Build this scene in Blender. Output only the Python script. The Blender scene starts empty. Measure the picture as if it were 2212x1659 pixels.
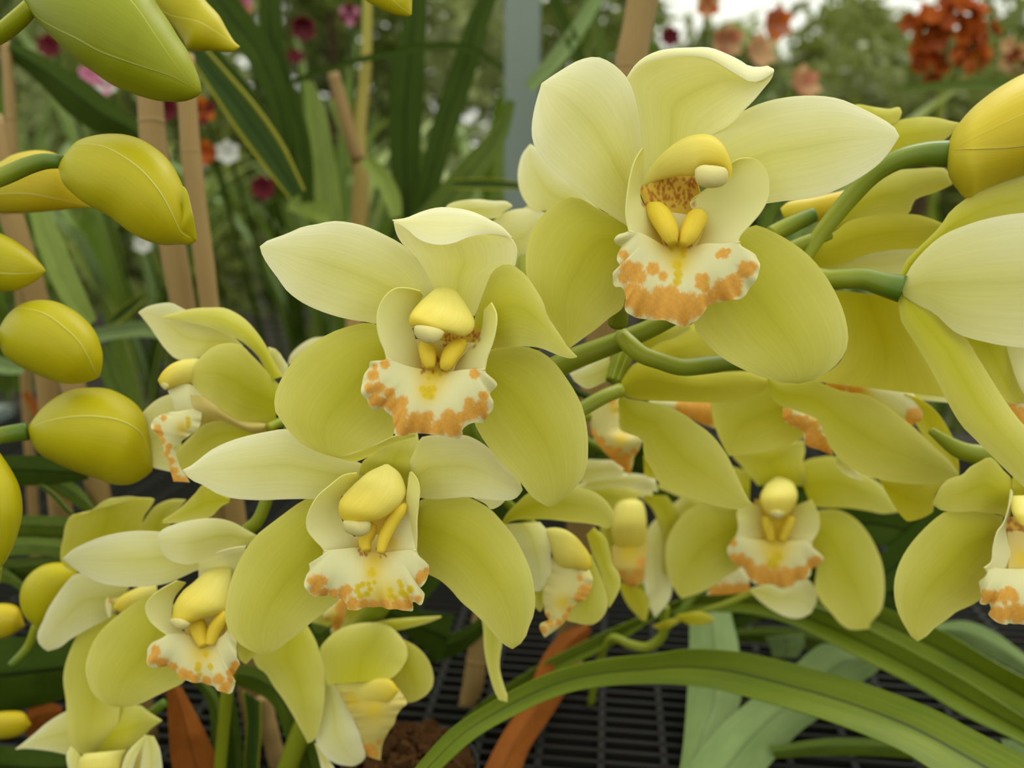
import bpy, math, random
import numpy as np
from mathutils import Vector, Matrix

# ---------------------------------------------------------------- camera, sky, sun, exposure
scene = bpy.context.scene
COL = scene.collection
FPX = 1736.0                         # focal length in pixels of the 2212 px wide frame
PITCH = math.radians(14.0)
CAM = np.array([0.0, 0.0, 1.10])
FWD = np.array([0.0, math.cos(PITCH), -math.sin(PITCH)])
UPV = np.array([0.0, math.sin(PITCH), math.cos(PITCH)])
RGT = np.array([1.0, 0.0, 0.0])

cam_data = bpy.data.cameras.new('camera')
cam = bpy.data.objects.new('camera', cam_data)
COL.objects.link(cam)
cam.location = CAM
cam.rotation_euler = (math.radians(90) - PITCH, 0, 0)
cam_data.sensor_width = 36.0
cam_data.lens = FPX / 2212 * 36.0
cam_data.clip_start = 0.01
cam_data.clip_end = 100
cam_data.dof.use_dof = True
cam_data.dof.focus_distance = 0.242
cam_data.dof.aperture_fstop = 7.5
scene.camera = cam

world = bpy.data.worlds.new('overcast_sky')
scene.world = world
world.use_nodes = True
wn, wl = world.node_tree.nodes, world.node_tree.links
bg = wn['Background']
tc = wn.new('ShaderNodeTexCoord'); sep = wn.new('ShaderNodeSeparateXYZ')
mr = wn.new('ShaderNodeMapRange')
mr.inputs['From Min'].default_value = 0.0; mr.inputs['From Max'].default_value = 1.0
mr.inputs['To Min'].default_value = 0.65; mr.inputs['To Max'].default_value = 1.0
wl.new(tc.outputs['Generated'], sep.inputs[0]); wl.new(sep.outputs['Z'], mr.inputs['Value'])
skyc = wn.new('ShaderNodeMix'); skyc.data_type = 'RGBA'; skyc.blend_type = 'MULTIPLY'
skyc.inputs[0].default_value = 1.0
skyc.inputs[6].default_value = (0.98, 1.0, 0.88, 1)
wl.new(mr.outputs[0], skyc.inputs[7]); wl.new(skyc.outputs[2], bg.inputs['Color'])
bg.inputs['Strength'].default_value = 1.6

sun_d = bpy.data.lights.new('soft_sun', 'SUN'); sun_d.energy = 1.4; sun_d.angle = math.radians(35)
sun_d.color = (1.0, 0.98, 0.9)
sun = bpy.data.objects.new('soft_sun', sun_d); COL.objects.link(sun)
sun.rotation_euler = (math.radians(-28), math.radians(24), 0)    # from above, behind the flowers and to the right

scene.view_settings.view_transform = 'Standard'
scene.view_settings.look = 'None'
scene.view_settings.gamma = 1.0
scene.view_settings.use_curve_mapping = False
scene.view_settings.exposure = 0.06
scene.cycles.max_bounces = 10
scene.cycles.transmission_bounces = 8
scene.cycles.use_denoising = True
random.seed(11)
rng = np.random.default_rng(5)

# ---------------------------------------------------------------- geometry helpers
CROPS = dict(C1=(1100, 80, 2.127), C2=(540, 400, 2.37), C3=(380, 900, 2.765), C4=(0, 1000, 2.517),
             C5=(260, 620, 3.318), C6=(0, 0, 2.9625), C7=(0, 480, 1.8425), C8=(1650, 160, 1.8434),
             D1=(1080, 680, 3.456), D2=(1080, 980, 3.95), D3=(1360, 780, 2.676), D4=(1900, 900, 3.19),
             D5=(520, 1280, 3.687), D6=(880, 1240, 1.6607), D7=(400, 0, 2.212), D8=(1340, 0, 2.537),
             E1=(0, 0, 3.16), E2=(880, 1300, 3.568), E3=(0, 420, 3.457), E4=(1240, 600, 5.183),
             PX=(0, 0, 1.0))
_cr = [CROPS['PX']]
def cr(k): _cr[0] = CROPS[k]

def P(s):
    """'x,y x,y' in the units of the current survey sheet -> points in the frame."""
    x0, y0, k = _cr[0]
    out = []
    for t in s.split():
        a = [float(q) for q in t.split(',')]
        out.append([x0 + a[0] / k, y0 + a[1] / k] + a[2:])
    return np.array(out)

def U(px, py, d):
    """frame point at depth d (metres along the view axis) -> world"""
    px = np.asarray(px, float); py = np.asarray(py, float); d = np.asarray(d, float)
    xc = (px - 1106.0) / FPX * d; yc = -(py - 829.5) / FPX * d
    return CAM + d[..., None] * FWD + xc[..., None] * RGT + yc[..., None] * UPV

def spline(pts, n, per=8):
    pts = np.asarray(pts, float)
    if len(pts) < 3:
        dense = np.array([pts[0] + (pts[-1] - pts[0]) * t for t in np.linspace(0, 1, 16)])
    else:
        q = np.vstack([2 * pts[0] - pts[1], pts, 2 * pts[-1] - pts[-2]])
        dense = []
        for i in range(1, len(q) - 2):
            p0, p1, p2, p3 = q[i - 1], q[i], q[i + 1], q[i + 2]
            l = np.linalg.norm(p2[:2] - p1[:2]) + 1e-9
            m1 = (p2 - p0) * (l / (np.linalg.norm(p2[:2] - p1[:2]) + np.linalg.norm(p1[:2] - p0[:2]) + 1e-9))
            m2 = (p3 - p1) * (l / (np.linalg.norm(p3[:2] - p2[:2]) + np.linalg.norm(p2[:2] - p1[:2]) + 1e-9))
            for t in np.arange(per) / per:
                t2, t3 = t * t, t * t * t
                dense.append((2 * t3 - 3 * t2 + 1) * p1 + (t3 - 2 * t2 + t) * m1 + (-2 * t3 + 3 * t2) * p2 + (t3 - t2) * m2)
        dense.append(pts[-1])
        dense = np.array(dense)
    s = np.concatenate([[0], np.cumsum(np.linalg.norm(np.diff(dense[:, :2], axis=0), axis=1))])
    tt = np.linspace(0, s[-1], n)
    return np.stack([np.interp(tt, s, dense[:, k]) for k in range(dense.shape[1])], 1)

def curve1(vals, u):
    vals = np.asarray(vals, float)
    if len(vals) == 1: return np.full_like(u, vals[0])
    x = np.linspace(0, 1, len(vals))
    if len(vals) == 2: return np.interp(u, x, vals)
    xs = np.linspace(0, 1, 65)
    y = np.interp(xs, x, vals)
    k = np.exp(-np.linspace(-1.5, 1.5, 15) ** 2); k /= k.sum()
    yp = np.concatenate([2 * y[0] - y[7:0:-1], y, 2 * y[-1] - y[-2:-9:-1]])
    return np.interp(u, xs, np.convolve(yp, k, 'valid'))

class MB:
    """collects grids into one mesh with uv and an optional colour attribute"""
    def __init__(s): s.v = []; s.f = []; s.uv = []; s.c = []; s.n = 0
    def grid(s, pts, uv, col=None, wrap=False):
        nu, nv = pts.shape[:2]
        s.v.append(pts.reshape(-1, 3)); s.uv.append(uv.reshape(-1, 2))
        s.c.append(np.ones((nu * nv, 3)) if col is None else col.reshape(-1, 3))
        i = np.arange(nu - 1)[:, None]; j = np.arange(nv if wrap else nv - 1)[None, :]
        j2 = (j + 1) % nv
        q = np.stack([i * nv + j, i * nv + j2, (i + 1) * nv + j2, (i + 1) * nv + j], -1).reshape(-1, 4) + s.n
        s.f.append(q); s.n += nu * nv
    def raw(s, v, f, uv=None, col=None):
        v = np.asarray(v, float); s.v.append(v)
        s.uv.append(np.zeros((len(v), 2)) if uv is None else np.asarray(uv, float))
        s.c.append(np.ones((len(v), 3)) if col is None else np.asarray(col, float))
        s.f.append(np.asarray(f) + s.n); s.n += len(v)
    def mesh(s, name, org=(0, 0, 0), smooth=True):
        v = np.vstack(s.v) - np.asarray(org)
        f = np.vstack(s.f); uv = np.vstack(s.uv); c = np.vstack(s.c)
        me = bpy.data.meshes.new(name)
        me.vertices.add(len(v)); me.vertices.foreach_set('co', v.ravel())
        me.loops.add(f.size); me.loops.foreach_set('vertex_index', f.ravel().astype(np.int32))
        me.polygons.add(len(f)); me.polygons.foreach_set('loop_start', np.arange(0, f.size, f.shape[1], dtype=np.int32))
        me.polygons.foreach_set('use_smooth', np.full(len(f), smooth))
        ul = me.uv_layers.new(name='UVMap'); ul.data.foreach_set('uv', uv[f.ravel()].ravel())
        ca = me.color_attributes.new('pigment', 'FLOAT_COLOR', 'POINT')
        ca.data.foreach_set('color', np.hstack([c, np.ones((len(c), 1))]).ravel())
        me.update(calc_edges=True); me.validate()
        return me

def put(name, me, mat, parent=None, solid=0.0, label=None):
    o = bpy.data.objects.new(name, me); COL.objects.link(o)
    if mat is not None and not me.materials: me.materials.append(mat)
    if parent is not None: o.parent = parent
    if solid:
        m = o.modifiers.new('thickness', 'SOLIDIFY'); m.thickness = solid; m.offset = 0
        e = o.modifiers.new('crisp_margin', 'EDGE_SPLIT'); e.split_angle = math.radians(55)
    if label: o['label'] = label
    return o

def thing(name, label, cat, loc, group=None):
    o = bpy.data.objects.new(name, None); COL.objects.link(o); o.empty_display_size = 0.01
    o.location = loc; o['label'] = label; o['category'] = cat
    if group: o['group'] = group
    return o
def tag(o, label, cat, group=None):
    o['label'] = label; o['category'] = cat
    if group: o['group'] = group
    return o
def org(p):
    """the world origin of a thing (parts carry no offset of their own)"""
    while p is not None and p.parent is not None: p = p.parent
    return np.array(p.location) if p is not None else np.zeros(3)

def ruled(Lp, Rp, d, a=(0,), c=0.0, t=0.0, nu=26, nv=13, rip=0.0, rk=9.0, fold=False, cw=None):
    """surface between two edges; a = depth along, c = rise of the middle towards the viewer, t = edge-to-edge tilt (mm)"""
    L = spline(Lp, nu); R = spline(Rp, nu)
    u = np.linspace(0, 1, nu)[:, None]; v = np.linspace(0, 1, nv)[None, :]
    px = L[:, :1] * (1 - v) + R[:, :1] * v; py = L[:, 1:2] * (1 - v) + R[:, 1:2] * v
    w = np.hypot(R[:, 0] - L[:, 0], R[:, 1] - L[:, 1]); w = (w / (w.max() + 1e-9))[:, None]
    sh = (1 - np.abs(2 * v - 1)) if fold else (1 - (2 * v - 1) ** 2)
    tt = curve1(t if isinstance(t, (list, tuple)) else (t,), u[:, 0])[:, None]
    cc = curve1(c if isinstance(c, (list, tuple)) else (c,), u[:, 0])[:, None]
    dep = d * 1000 + curve1(a, u[:, 0])[:, None] - cc * sh * w ** .7 + tt * (v - .5) * (w if cw is None else 1)
    if rip:
        e = np.abs(2 * v - 1) ** 3
        dep = dep + rip * e * (np.sin(u * rk * 6.28) + .6 * np.sin(u * rk * 10.7 + 1)) * w
    W = U(px, py, dep / 1000.0)
    uv = np.stack(np.broadcast_arrays(u, v), -1)
    return W, uv, px, py

def pillow_pts(Lp, Rp, d, a=(0,), k=1.0, nu=26, nv=24):
    L = spline(Lp, nu); R = spline(Rp, nu)
    u = np.linspace(0, 1, nu)
    ph = np.linspace(0, 2 * math.pi, nv, endpoint=False)
    v = .5 - .5 * np.cos(ph)[None, :]
    px = L[:, :1] * (1 - v) + R[:, :1] * v; py = L[:, 1:2] * (1 - v) + R[:, 1:2] * v
    hw = np.hypot(R[:, 0] - L[:, 0], R[:, 1] - L[:, 1]) / 2 / FPX * d * 1000
    dep = d * 1000 + curve1(a, u)[:, None] - k * hw[:, None] * np.sin(ph)[None, :]
    uv = np.stack(np.broadcast_arrays(u[:, None], v), -1)
    return U(px, py, dep / 1000), uv, px, py

def tube(W, r, nv=10, groove=0.0, ng=5):
    """tube mesh round a world polyline with a radius per point"""
    W = np.asarray(W, float); n = len(W); r = np.broadcast_to(np.asarray(r, float), (n,))
    T = np.gradient(W, axis=0); T /= np.linalg.norm(T, axis=1)[:, None] + 1e-12
    ref = np.array([0.3, -0.8, 0.5])
    out = np.zeros((n, nv, 3)); N = ref - T[0] * ref.dot(T[0])
    ph = np.linspace(0, 2 * math.pi, nv, endpoint=False)
    for i in range(n):
        N = N - T[i] * N.dot(T[i]); N /= np.linalg.norm(N) + 1e-12
        B = np.cross(T[i], N)
        rr = r[i] * (1 - groove * (np.cos(ph * ng) > .55))
        out[i] = W[i] + rr[:, None] * (np.cos(ph)[:, None] * N + np.sin(ph)[:, None] * B)
    uv = np.stack(np.broadcast_arrays(np.linspace(0, 1, n)[:, None], np.linspace(0, 1, nv)[None, :]), -1)
    return out, uv
def capped(mb, G, uv):
    """closed tube: end rings collapse to their centres"""
    c0 = G[0].mean(0); c1 = G[-1].mean(0)
    G2 = np.concatenate([np.broadcast_to(c0, G[:1].shape), G, np.broadcast_to(c1, G[:1].shape)], 0)
    uv2 = np.concatenate([uv[:1], uv, uv[-1:]], 0)
    mb.grid(G2, uv2, wrap=True)

def strand(parent, name, s, mat, d=None, n=24, nv=12, groove=0.0, taper=None, label=None):
    """tube along 'x,y,depth_mm,width' points (width in sheet units)"""
    p = P(s); k = _cr[0][2]
    q = spline(p, n)
    W = U(q[:, 0], q[:, 1], q[:, 2] / 1000)
    r = q[:, 3] / k / 2 / FPX * q[:, 2] / 1000
    G, uv = tube(W, r, nv, groove)
    mb = MB(); capped(mb, G, uv)
    return put(name, mb.mesh(name, org(parent)), mat, parent, label=label)

# ---------------------------------------------------------------- materials
def lin(c):
    return tuple(((x / 255) / 12.92 if x / 255 <= .04045 else ((x / 255 + .055) / 1.055) ** 2.4) for x in c)
def L4(c): return lin(c) + (1,)

def new_mat(name):
    m = bpy.data.materials.new(name); m.use_nodes = True
    nt = m.node_tree; nt.nodes.clear()
    return m, nt.nodes, nt.links
def mth(n, l, op, a, b=None, clamp=False):
    x = n.new('ShaderNodeMath'); x.operation = op; x.use_clamp = clamp
    for i, q in enumerate((a, b)):
        if q is None: continue
        if isinstance(q, (int, float)): x.inputs[i].default_value = q
        else: l.new(q, x.inputs[i])
    return x.outputs[0]
def mixc(n, l, f, a, b, bt='MIX'):
    x = n.new('ShaderNodeMix'); x.data_type = 'RGBA'; x.blend_type = bt
    for i, q in ((0, f), (6, a), (7, b)):
        if isinstance(q, (int, float)): x.inputs[i].default_value = q
        elif isinstance(q, tuple): x.inputs[i].default_value = q
        else: l.new(q, x.inputs[i])
    return x.outputs[2]
def uvxy(n, l):
    t = n.new('ShaderNodeUVMap'); s = n.new('ShaderNodeSeparateXYZ'); l.new(t.outputs[0], s.inputs[0])
    return s.outputs[0], s.outputs[1]
def finish(n, l, col, rough=.5, spec=.3, trans=0.0, tcol=None, bump=None, bs=.1, coat=0.0):
    pr = n.new('ShaderNodeBsdfPrincipled'); out = n.new('ShaderNodeOutputMaterial')
    pr.inputs['Roughness'].default_value = rough; pr.inputs['Specular IOR Level'].default_value = spec
    pr.inputs['Coat Weight'].default_value = coat
    if isinstance(col, tuple): pr.inputs['Base Color'].default_value = col
    else: l.new(col, pr.inputs['Base Color'])
    if bump is not None:
        b = n.new('ShaderNodeBump'); b.inputs['Strength'].default_value = bs; b.inputs['Distance'].default_value = .0005
        l.new(bump, b.inputs['Height']); l.new(b.outputs[0], pr.inputs['Normal'])
    if trans:
        tr = n.new('ShaderNodeBsdfTranslucent'); mx = n.new('ShaderNodeMixShader')
        q = tcol if tcol is not None else col
        if isinstance(q, tuple): tr.inputs[0].default_value = q
        else: l.new(q, tr.inputs[0])
        mx.inputs[0].default_value = trans
        l.new(pr.outputs[0], mx.inputs[1]); l.new(tr.outputs[0], mx.inputs[2]); l.new(mx.outputs[0], out.inputs[0])
    else: l.new(pr.outputs[0], out.inputs[0])
def noise(n, l, scale, vec=None, detail=2.0, rough=.5):
    x = n.new('ShaderNodeTexNoise'); x.inputs['Scale'].default_value = scale
    x.inputs['Detail'].default_value = detail; x.inputs['Roughness'].default_value = rough
    if vec is not None: l.new(vec, x.inputs['Vector'])
    return x.outputs[0]
def comb(n, l, x, y, z=0.0):
    c = n.new('ShaderNodeCombineXYZ')
    for i, q in enumerate((x, y, z)):
        if isinstance(q, (int, float)): c.inputs[i].default_value = q
        else: l.new(q, c.inputs[i])
    return c.outputs[0]

def petal_mat(name, base, pale, mid, trans=.42, bias=0.0):
    """pale at margins and tip, yellow-green along the middle and at the base, with fine parallel veins"""
    m, n, l = new_mat(name)
    u, v = uvxy(n, l)
    e = mth(n, l, 'ABSOLUTE', mth(n, l, 'MULTIPLY', mth(n, l, 'SUBTRACT', v, .5), 2))
    e2 = mth(n, l, 'POWER', e, 2.2)
    soft = noise(n, l, 2.2, comb(n, l, u, mth(n, l, 'MULTIPLY', v, 1.3)), 1)
    f = mth(n, l, 'ADD', mth(n, l, 'MULTIPLY', mth(n, l, 'POWER', u, 1.3), .62), mth(n, l, 'MULTIPLY', e2, .45))
    f = mth(n, l, 'ADD', f, mth(n, l, 'MULTIPLY', mth(n, l, 'SUBTRACT', soft, .5), .35))
    f = mth(n, l, 'ADD', f, bias, True)
    c = mixc(n, l, f, L4(base), L4(pale))
    mr_ = mth(n, l, 'SUBTRACT', 1, mth(n, l, 'MULTIPLY', e, 3.2), True)
    mr_ = mth(n, l, 'MULTIPLY', mth(n, l, 'MULTIPLY', mr_, .35), mth(n, l, 'SUBTRACT', 1, u, True))
    c = mixc(n, l, mr_, c, L4(mid))
    rib = mth(n, l, 'MULTIPLY', mth(n, l, 'SUBTRACT', 1, mth(n, l, 'MULTIPLY', e, 11), True), .13)
    rib = mth(n, l, 'MULTIPLY', rib, mth(n, l, 'SUBTRACT', 1, mth(n, l, 'MULTIPLY', u, .8), True))
    c = mixc(n, l, rib, c, L4(tuple(x * .86 for x in mid)))
    vein = noise(n, l, 1.0, comb(n, l, mth(n, l, 'MULTIPLY', u, 1.6), mth(n, l, 'MULTIPLY', v, 34)), 2)
    vv = mth(n, l, 'ADD', .925, mth(n, l, 'MULTIPLY', vein, .15))
    c = mixc(n, l, 1.0, c, comb(n, l, vv, vv, mth(n, l, 'SUBTRACT', mth(n, l, 'MULTIPLY', vv, 1.6), .6)), 'MULTIPLY')
    tcol = mixc(n, l, 1.0, c, (1.0, .99, .73, 1), 'MULTIPLY')
    finish(n, l, c, .55, .22, trans, tcol, vein, .12)
    return m
def pig_mat(name, trans=.3, rough=.5):
    """pigment painted per vertex (lip blotches)"""
    m, n, l = new_mat(name)
    a = n.new('ShaderNodeAttribute'); a.attribute_name = 'pigment'
    g = noise(n, l, 1400)
    vv = mth(n, l, 'ADD', .94, mth(n, l, 'MULTIPLY', g, .12))
    c = mixc(n, l, 1.0, a.outputs['Color'], comb(n, l, vv, vv, vv), 'MULTIPLY')
    tcol = mixc(n, l, 1.0, c, (1, .985, .72, 1), 'MULTIPLY')
    finish(n, l, c, rough, .25, trans, tcol, g, .1)
    return m
def grad_mat(name, c0, c1, p=1.0, rough=.45, spec=.3, trans=0.0, mottle=.12, edge=None):
    m, n, l = new_mat(name)
    u, v = uvxy(n, l)
    g = noise(n, l, 3.0, comb(n, l, mth(n, l, 'MULTIPLY', u, 2), mth(n, l, 'MULTIPLY', v, 3)), 3)
    f = mth(n, l, 'ADD', mth(n, l, 'POWER', u, p), mth(n, l, 'MULTIPLY', mth(n, l, 'SUBTRACT', g, .5), mottle * 4), True)
    c = mixc(n, l, f, L4(c0), L4(c1))
    if edge:                      # pale sepal margins
        e = mth(n, l, 'ABSOLUTE', mth(n, l, 'SUBTRACT', v, .5))
        c = mixc(n, l, mth(n, l, 'MULTIPLY', mth(n, l, 'SUBTRACT', e, .468), 40, True), c, L4(edge))
    st = noise(n, l, 1.0, comb(n, l, mth(n, l, 'MULTIPLY', u, 2.5), mth(n, l, 'MULTIPLY', v, 30)), 2)
    k = mth(n, l, 'ADD', .9, mth(n, l, 'MULTIPLY', st, .2))
    c = mixc(n, l, 1.0, c, comb(n, l, k, k, k), 'MULTIPLY')
    finish(n, l, c, rough, spec, trans, None, st, .12)
    return m
def leaf_mat(name, c0, c1, trans=.22, rough=.38, spec=.4, edge=None, bs=.3, ribk=.9):
    """strap leaf: parallel veins, darker midrib groove"""
    m, n, l = new_mat(name)
    u, v = uvxy(n, l)
    st = noise(n, l, 1.0, comb(n, l, mth(n, l, 'MULTIPLY', u, 1.2), mth(n, l, 'MULTIPLY', v, 26)), 3)
    fine = noise(n, l, 1.0, comb(n, l, mth(n, l, 'MULTIPLY', u, .8), mth(n, l, 'MULTIPLY', v, 60)), 2)
    st = mth(n, l, 'ADD', mth(n, l, 'MULTIPLY', st, .55), mth(n, l, 'MULTIPLY', fine, .45))
    so = noise(n, l, 2.5, comb(n, l, mth(n, l, 'MULTIPLY', u, 2), v), 2)
    f = mth(n, l, 'ADD', mth(n, l, 'MULTIPLY', st, .75), mth(n, l, 'MULTIPLY', mth(n, l, 'SUBTRACT', so, .5), .8), True)
    c = mixc(n, l, f, L4(c0), L4(c1))
    e = mth(n, l, 'ABSOLUTE', mth(n, l, 'SUBTRACT', v, .5))
    rib = mth(n, l, 'SUBTRACT', 1, mth(n, l, 'MULTIPLY', e, 20), True)
    c = mixc(n, l, mth(n, l, 'MULTIPLY', rib, ribk), c, L4(tuple(x * .38 for x in c0)))
    if edge:
        ef = mth(n, l, 'MULTIPLY', mth(n, l, 'SUBTRACT', e, .36), 9, True)
        c = mixc(n, l, ef, c, L4(edge))
    finish(n, l, c, rough, spec, trans, None, fine, bs)
    return m
def flat_mat(name, c, rough=.6, spec=.3, var=.15, scale=60, trans=0.0):
    m, n, l = new_mat(name)
    g = noise(n, l, scale, None, 3)
    k = mth(n, l, 'ADD', 1 - var / 2, mth(n, l, 'MULTIPLY', mth(n, l, 'SUBTRACT', g, .5), var * 2))
    cc = mixc(n, l, 1.0, L4(c), comb(n, l, k, k, k), 'MULTIPLY')
    finish(n, l, cc, rough, spec, trans, None, g, .2)
    return m

M = dict(
    petal=petal_mat('petal_cream', (233, 230, 122), (249, 247, 224), (222, 218, 80), .52, bias=.2),
    petal2=petal_mat('petal_yellow_green', (215, 211, 56), (240, 236, 160), (203, 199, 28), .5, bias=-.06),
    petal3=petal_mat('petal_warm_yellow', (214, 206, 36), (232, 226, 110), (204, 192, 20), .5, bias=-.1),
    lip=pig_mat('lip_pigment', .4),
    column=grad_mat('column_yellow', (238, 230, 132), (232, 206, 44), 1.3, .45, .22, .25, .05),
    cap=flat_mat('anther_cap_cream', (228, 217, 146), .55, .2, .05, 300, .25),
    callus=grad_mat('callus_yellow', (238, 212, 66), (236, 208, 64), 1, .5, .2, .25, .05),
    bud=grad_mat('bud_yellow', (192, 184, 18), (203, 187, 14), 1.0, .42, .32, .22, .06, (226, 218, 110)),
    bud_green=grad_mat('bud_green', (140, 150, 12), (160, 163, 12), 1.0, .42, .32, .22, .06, (196, 200, 96)),
    bud_warm=grad_mat('bud_warm', (208, 194, 48), (218, 189, 20), .6, .42, .32, .22, .05, (228, 212, 110)),
    stem=grad_mat('stem_green', (136, 146, 28), (130, 140, 26), 1, .4, .35, .1, .1),
    pedicel=grad_mat('pedicel_green', (156, 162, 34), (84, 114, 24), 1.2, .38, .38, .1, .05),
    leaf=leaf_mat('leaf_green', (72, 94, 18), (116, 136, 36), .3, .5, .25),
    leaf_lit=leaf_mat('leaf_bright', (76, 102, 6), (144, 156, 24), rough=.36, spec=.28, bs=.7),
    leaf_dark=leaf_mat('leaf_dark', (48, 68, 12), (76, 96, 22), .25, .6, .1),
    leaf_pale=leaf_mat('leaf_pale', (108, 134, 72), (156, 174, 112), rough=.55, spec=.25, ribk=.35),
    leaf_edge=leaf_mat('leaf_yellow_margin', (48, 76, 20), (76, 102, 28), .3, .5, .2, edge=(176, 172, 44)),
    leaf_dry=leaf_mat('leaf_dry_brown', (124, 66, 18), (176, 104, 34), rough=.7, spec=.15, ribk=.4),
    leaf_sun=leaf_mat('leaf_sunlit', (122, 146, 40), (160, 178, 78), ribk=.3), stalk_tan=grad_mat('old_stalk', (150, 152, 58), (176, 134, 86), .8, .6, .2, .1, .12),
    tuft=leaf_mat('tuft_green', (92, 120, 36), (134, 154, 62)), tuft2=leaf_mat('tuft_yellow_green', (128, 146, 58), (168, 178, 96)),
    cane=grad_mat('bamboo_tan', (148, 121, 74), (132, 106, 60), 1, .6, .25, 0, .12),
)
# ---------------------------------------------------------------- builders for flowers and buds
class Fl:
    def __init__(s, name, label, cat, d, c, group=None, back=12):
        p = P(c)[0]; s.d = d / 1000.0
        s.root = thing(name, label, cat, U(p[0], p[1], (d + back) / 1000.0), group)
def flower(label, d, c, group='pale yellow orchid flowers'): return Fl('orchid_flower', label, 'flower', d, c, group)

def pet(f, name, L, R, a=(8, 5, 7), c=3.0, t=0.0, m='petal', nu=26, nv=13, rip=.25, strips=(), label=None):
    mb = MB()
    G, uv, _, _ = ruled(P(L), P(R), f.d, a, c * .55 if np.isscalar(c) else c, t, nu, nv, rip, 2.3)
    mb.grid(G, uv)
    for (L2, R2, a2, c2, t2) in strips:            # rolled margins belong to the same petal
        G, uv, _, _ = ruled(P(L2), P(R2), f.d, a2, c2, t2, 24, 7)
        uv = uv.copy(); uv[..., 0] = .75 + .25 * uv[..., 0]
        mb.grid(G, uv)
    return put(name, mb.mesh(name, org(f.root)), M[m], f.root, .0004, label)

SIDE = np.array(lin((236, 233, 146))); WHITE = np.array(lin((243, 240, 194))); CREAM = np.array(lin((232, 224, 140)))
ORANGE = np.array(lin((240, 188, 84))); YEL = np.array(lin((238, 212, 44))); GOLD = np.array(lin((230, 198, 76)))
BROWN = np.array(lin((188, 116, 40)))
def wob(x, y):
    return (np.sin(x * .31 + 1.7 * np.sin(y * .17 + .6)) * np.sin(y * .29 + 1.3 * np.sin(x * .13)) * .6
            + .4 * np.sin(x * .71 + y * .43) * np.sin(y * .67 - x * .29 + 1))
def paint(px, py, base, O, Y, S, K, x0, y0, k):
    c = np.broadcast_to(base, px.shape + (3,)).copy()
    X = (px - x0) * k; Yy = (py - y0) * k
    for (bx, by, br) in S:
        w = np.exp(-(((X - bx) ** 2 + (Yy - by) ** 2) / br ** 2))[..., None] * .85
        c = c * (1 - w) + YEL * w
    w_ = wob(px, py)
    for B, colr, sft in ((Y, YEL * .95, .40), (O, ORANGE, .34)):
        if not B: continue
        fld = np.full(px.shape, -1.0)
        for (bx, by, br) in B:
            r = np.hypot(X - bx, Yy - by) / br
            fld = np.maximum(fld, 1.25 - r)
        fld = fld + .30 * w_
        w = np.clip((fld - .25 + sft * .5) / sft, 0, 1)[..., None]
        c = c * (1 - w) + colr * (1 + .12 * w_[..., None]) * w
    for (bx, by, br, bd) in K:                     # speckles of the throat
        ang = .5 * np.sin(bx)
        dx = (X - bx) * math.cos(ang) + (Yy - by) * math.sin(ang); dy = -(X - bx) * math.sin(ang) + (Yy - by) * math.cos(ang)
        w = np.clip(1.6 - np.hypot(dx * 1.5, dy * .8) / bd, 0, 1)[..., None] * .8
        c = c * (1 - w) + BROWN * w
    return c
def blobs(s, n=3):
    return [tuple(float(q) for q in t.split(',')) for t in s.split()]
def specks(x0, y0, x1, y1, cnt, r, seed):
    g = np.random.default_rng(seed)
    return [(g.uniform(x0, x1), g.uniform(y0, y1), 0, r * g.uniform(.6, 1.3)) for _ in range(cnt)]

def lip(f, patches, O='', Y='', S='', K=(), mat='lip', solid=.0004, parent=None, name='lip'):
    mb = MB(); x0, y0, k = _cr[0]
    for (L, R, o) in patches:
        G, uv, px, py = ruled(P(L), P(R), f.d, o.get('a', (0,)), o.get('c', 0), o.get('t', 0), o.get('nu', 40), o.get('nv', 24),
                              o.get('rip', 0), o.get('rk', 7), cw=1)
        if o.get('frill'):
            A, kk = o['frill']
            u = uv[..., 0]; v = uv[..., 1]
            sh = (A * v ** 4 * np.sin(u * kk * 6.283 + 1.1 * np.sin(u * 9)) + A * .5 * v ** 5 * np.sin(u * kk * 17 + 2)) / 1000
            G = G + sh[..., None] * -FWD
        bs = o.get('base', WHITE)
        if 'base2' in o: q = (uv[..., :1]) ** 1.3; bs = bs * (1 - q) + o['base2'] * q
        col = paint(px, py, bs, blobs(O), blobs(Y), blobs(S), list(K), x0, y0, k)
        mb.grid(G, uv, col)
    return put(name, mb.mesh(name, org(f.root)), M[mat], parent or f.root, solid)

def pil(f, name, L, R, a=(0,), k=1.0, m='column', parent=None, nu=26, nv=22, label=None):
    mb = MB(); G, uv, _, _ = pillow_pts(P(L), P(R), f.d, a, k, nu, nv)
    capped(mb, G, uv)
    return put(name, mb.mesh(name, org(f.root)), M[m], parent or f.root, label=label)

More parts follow.
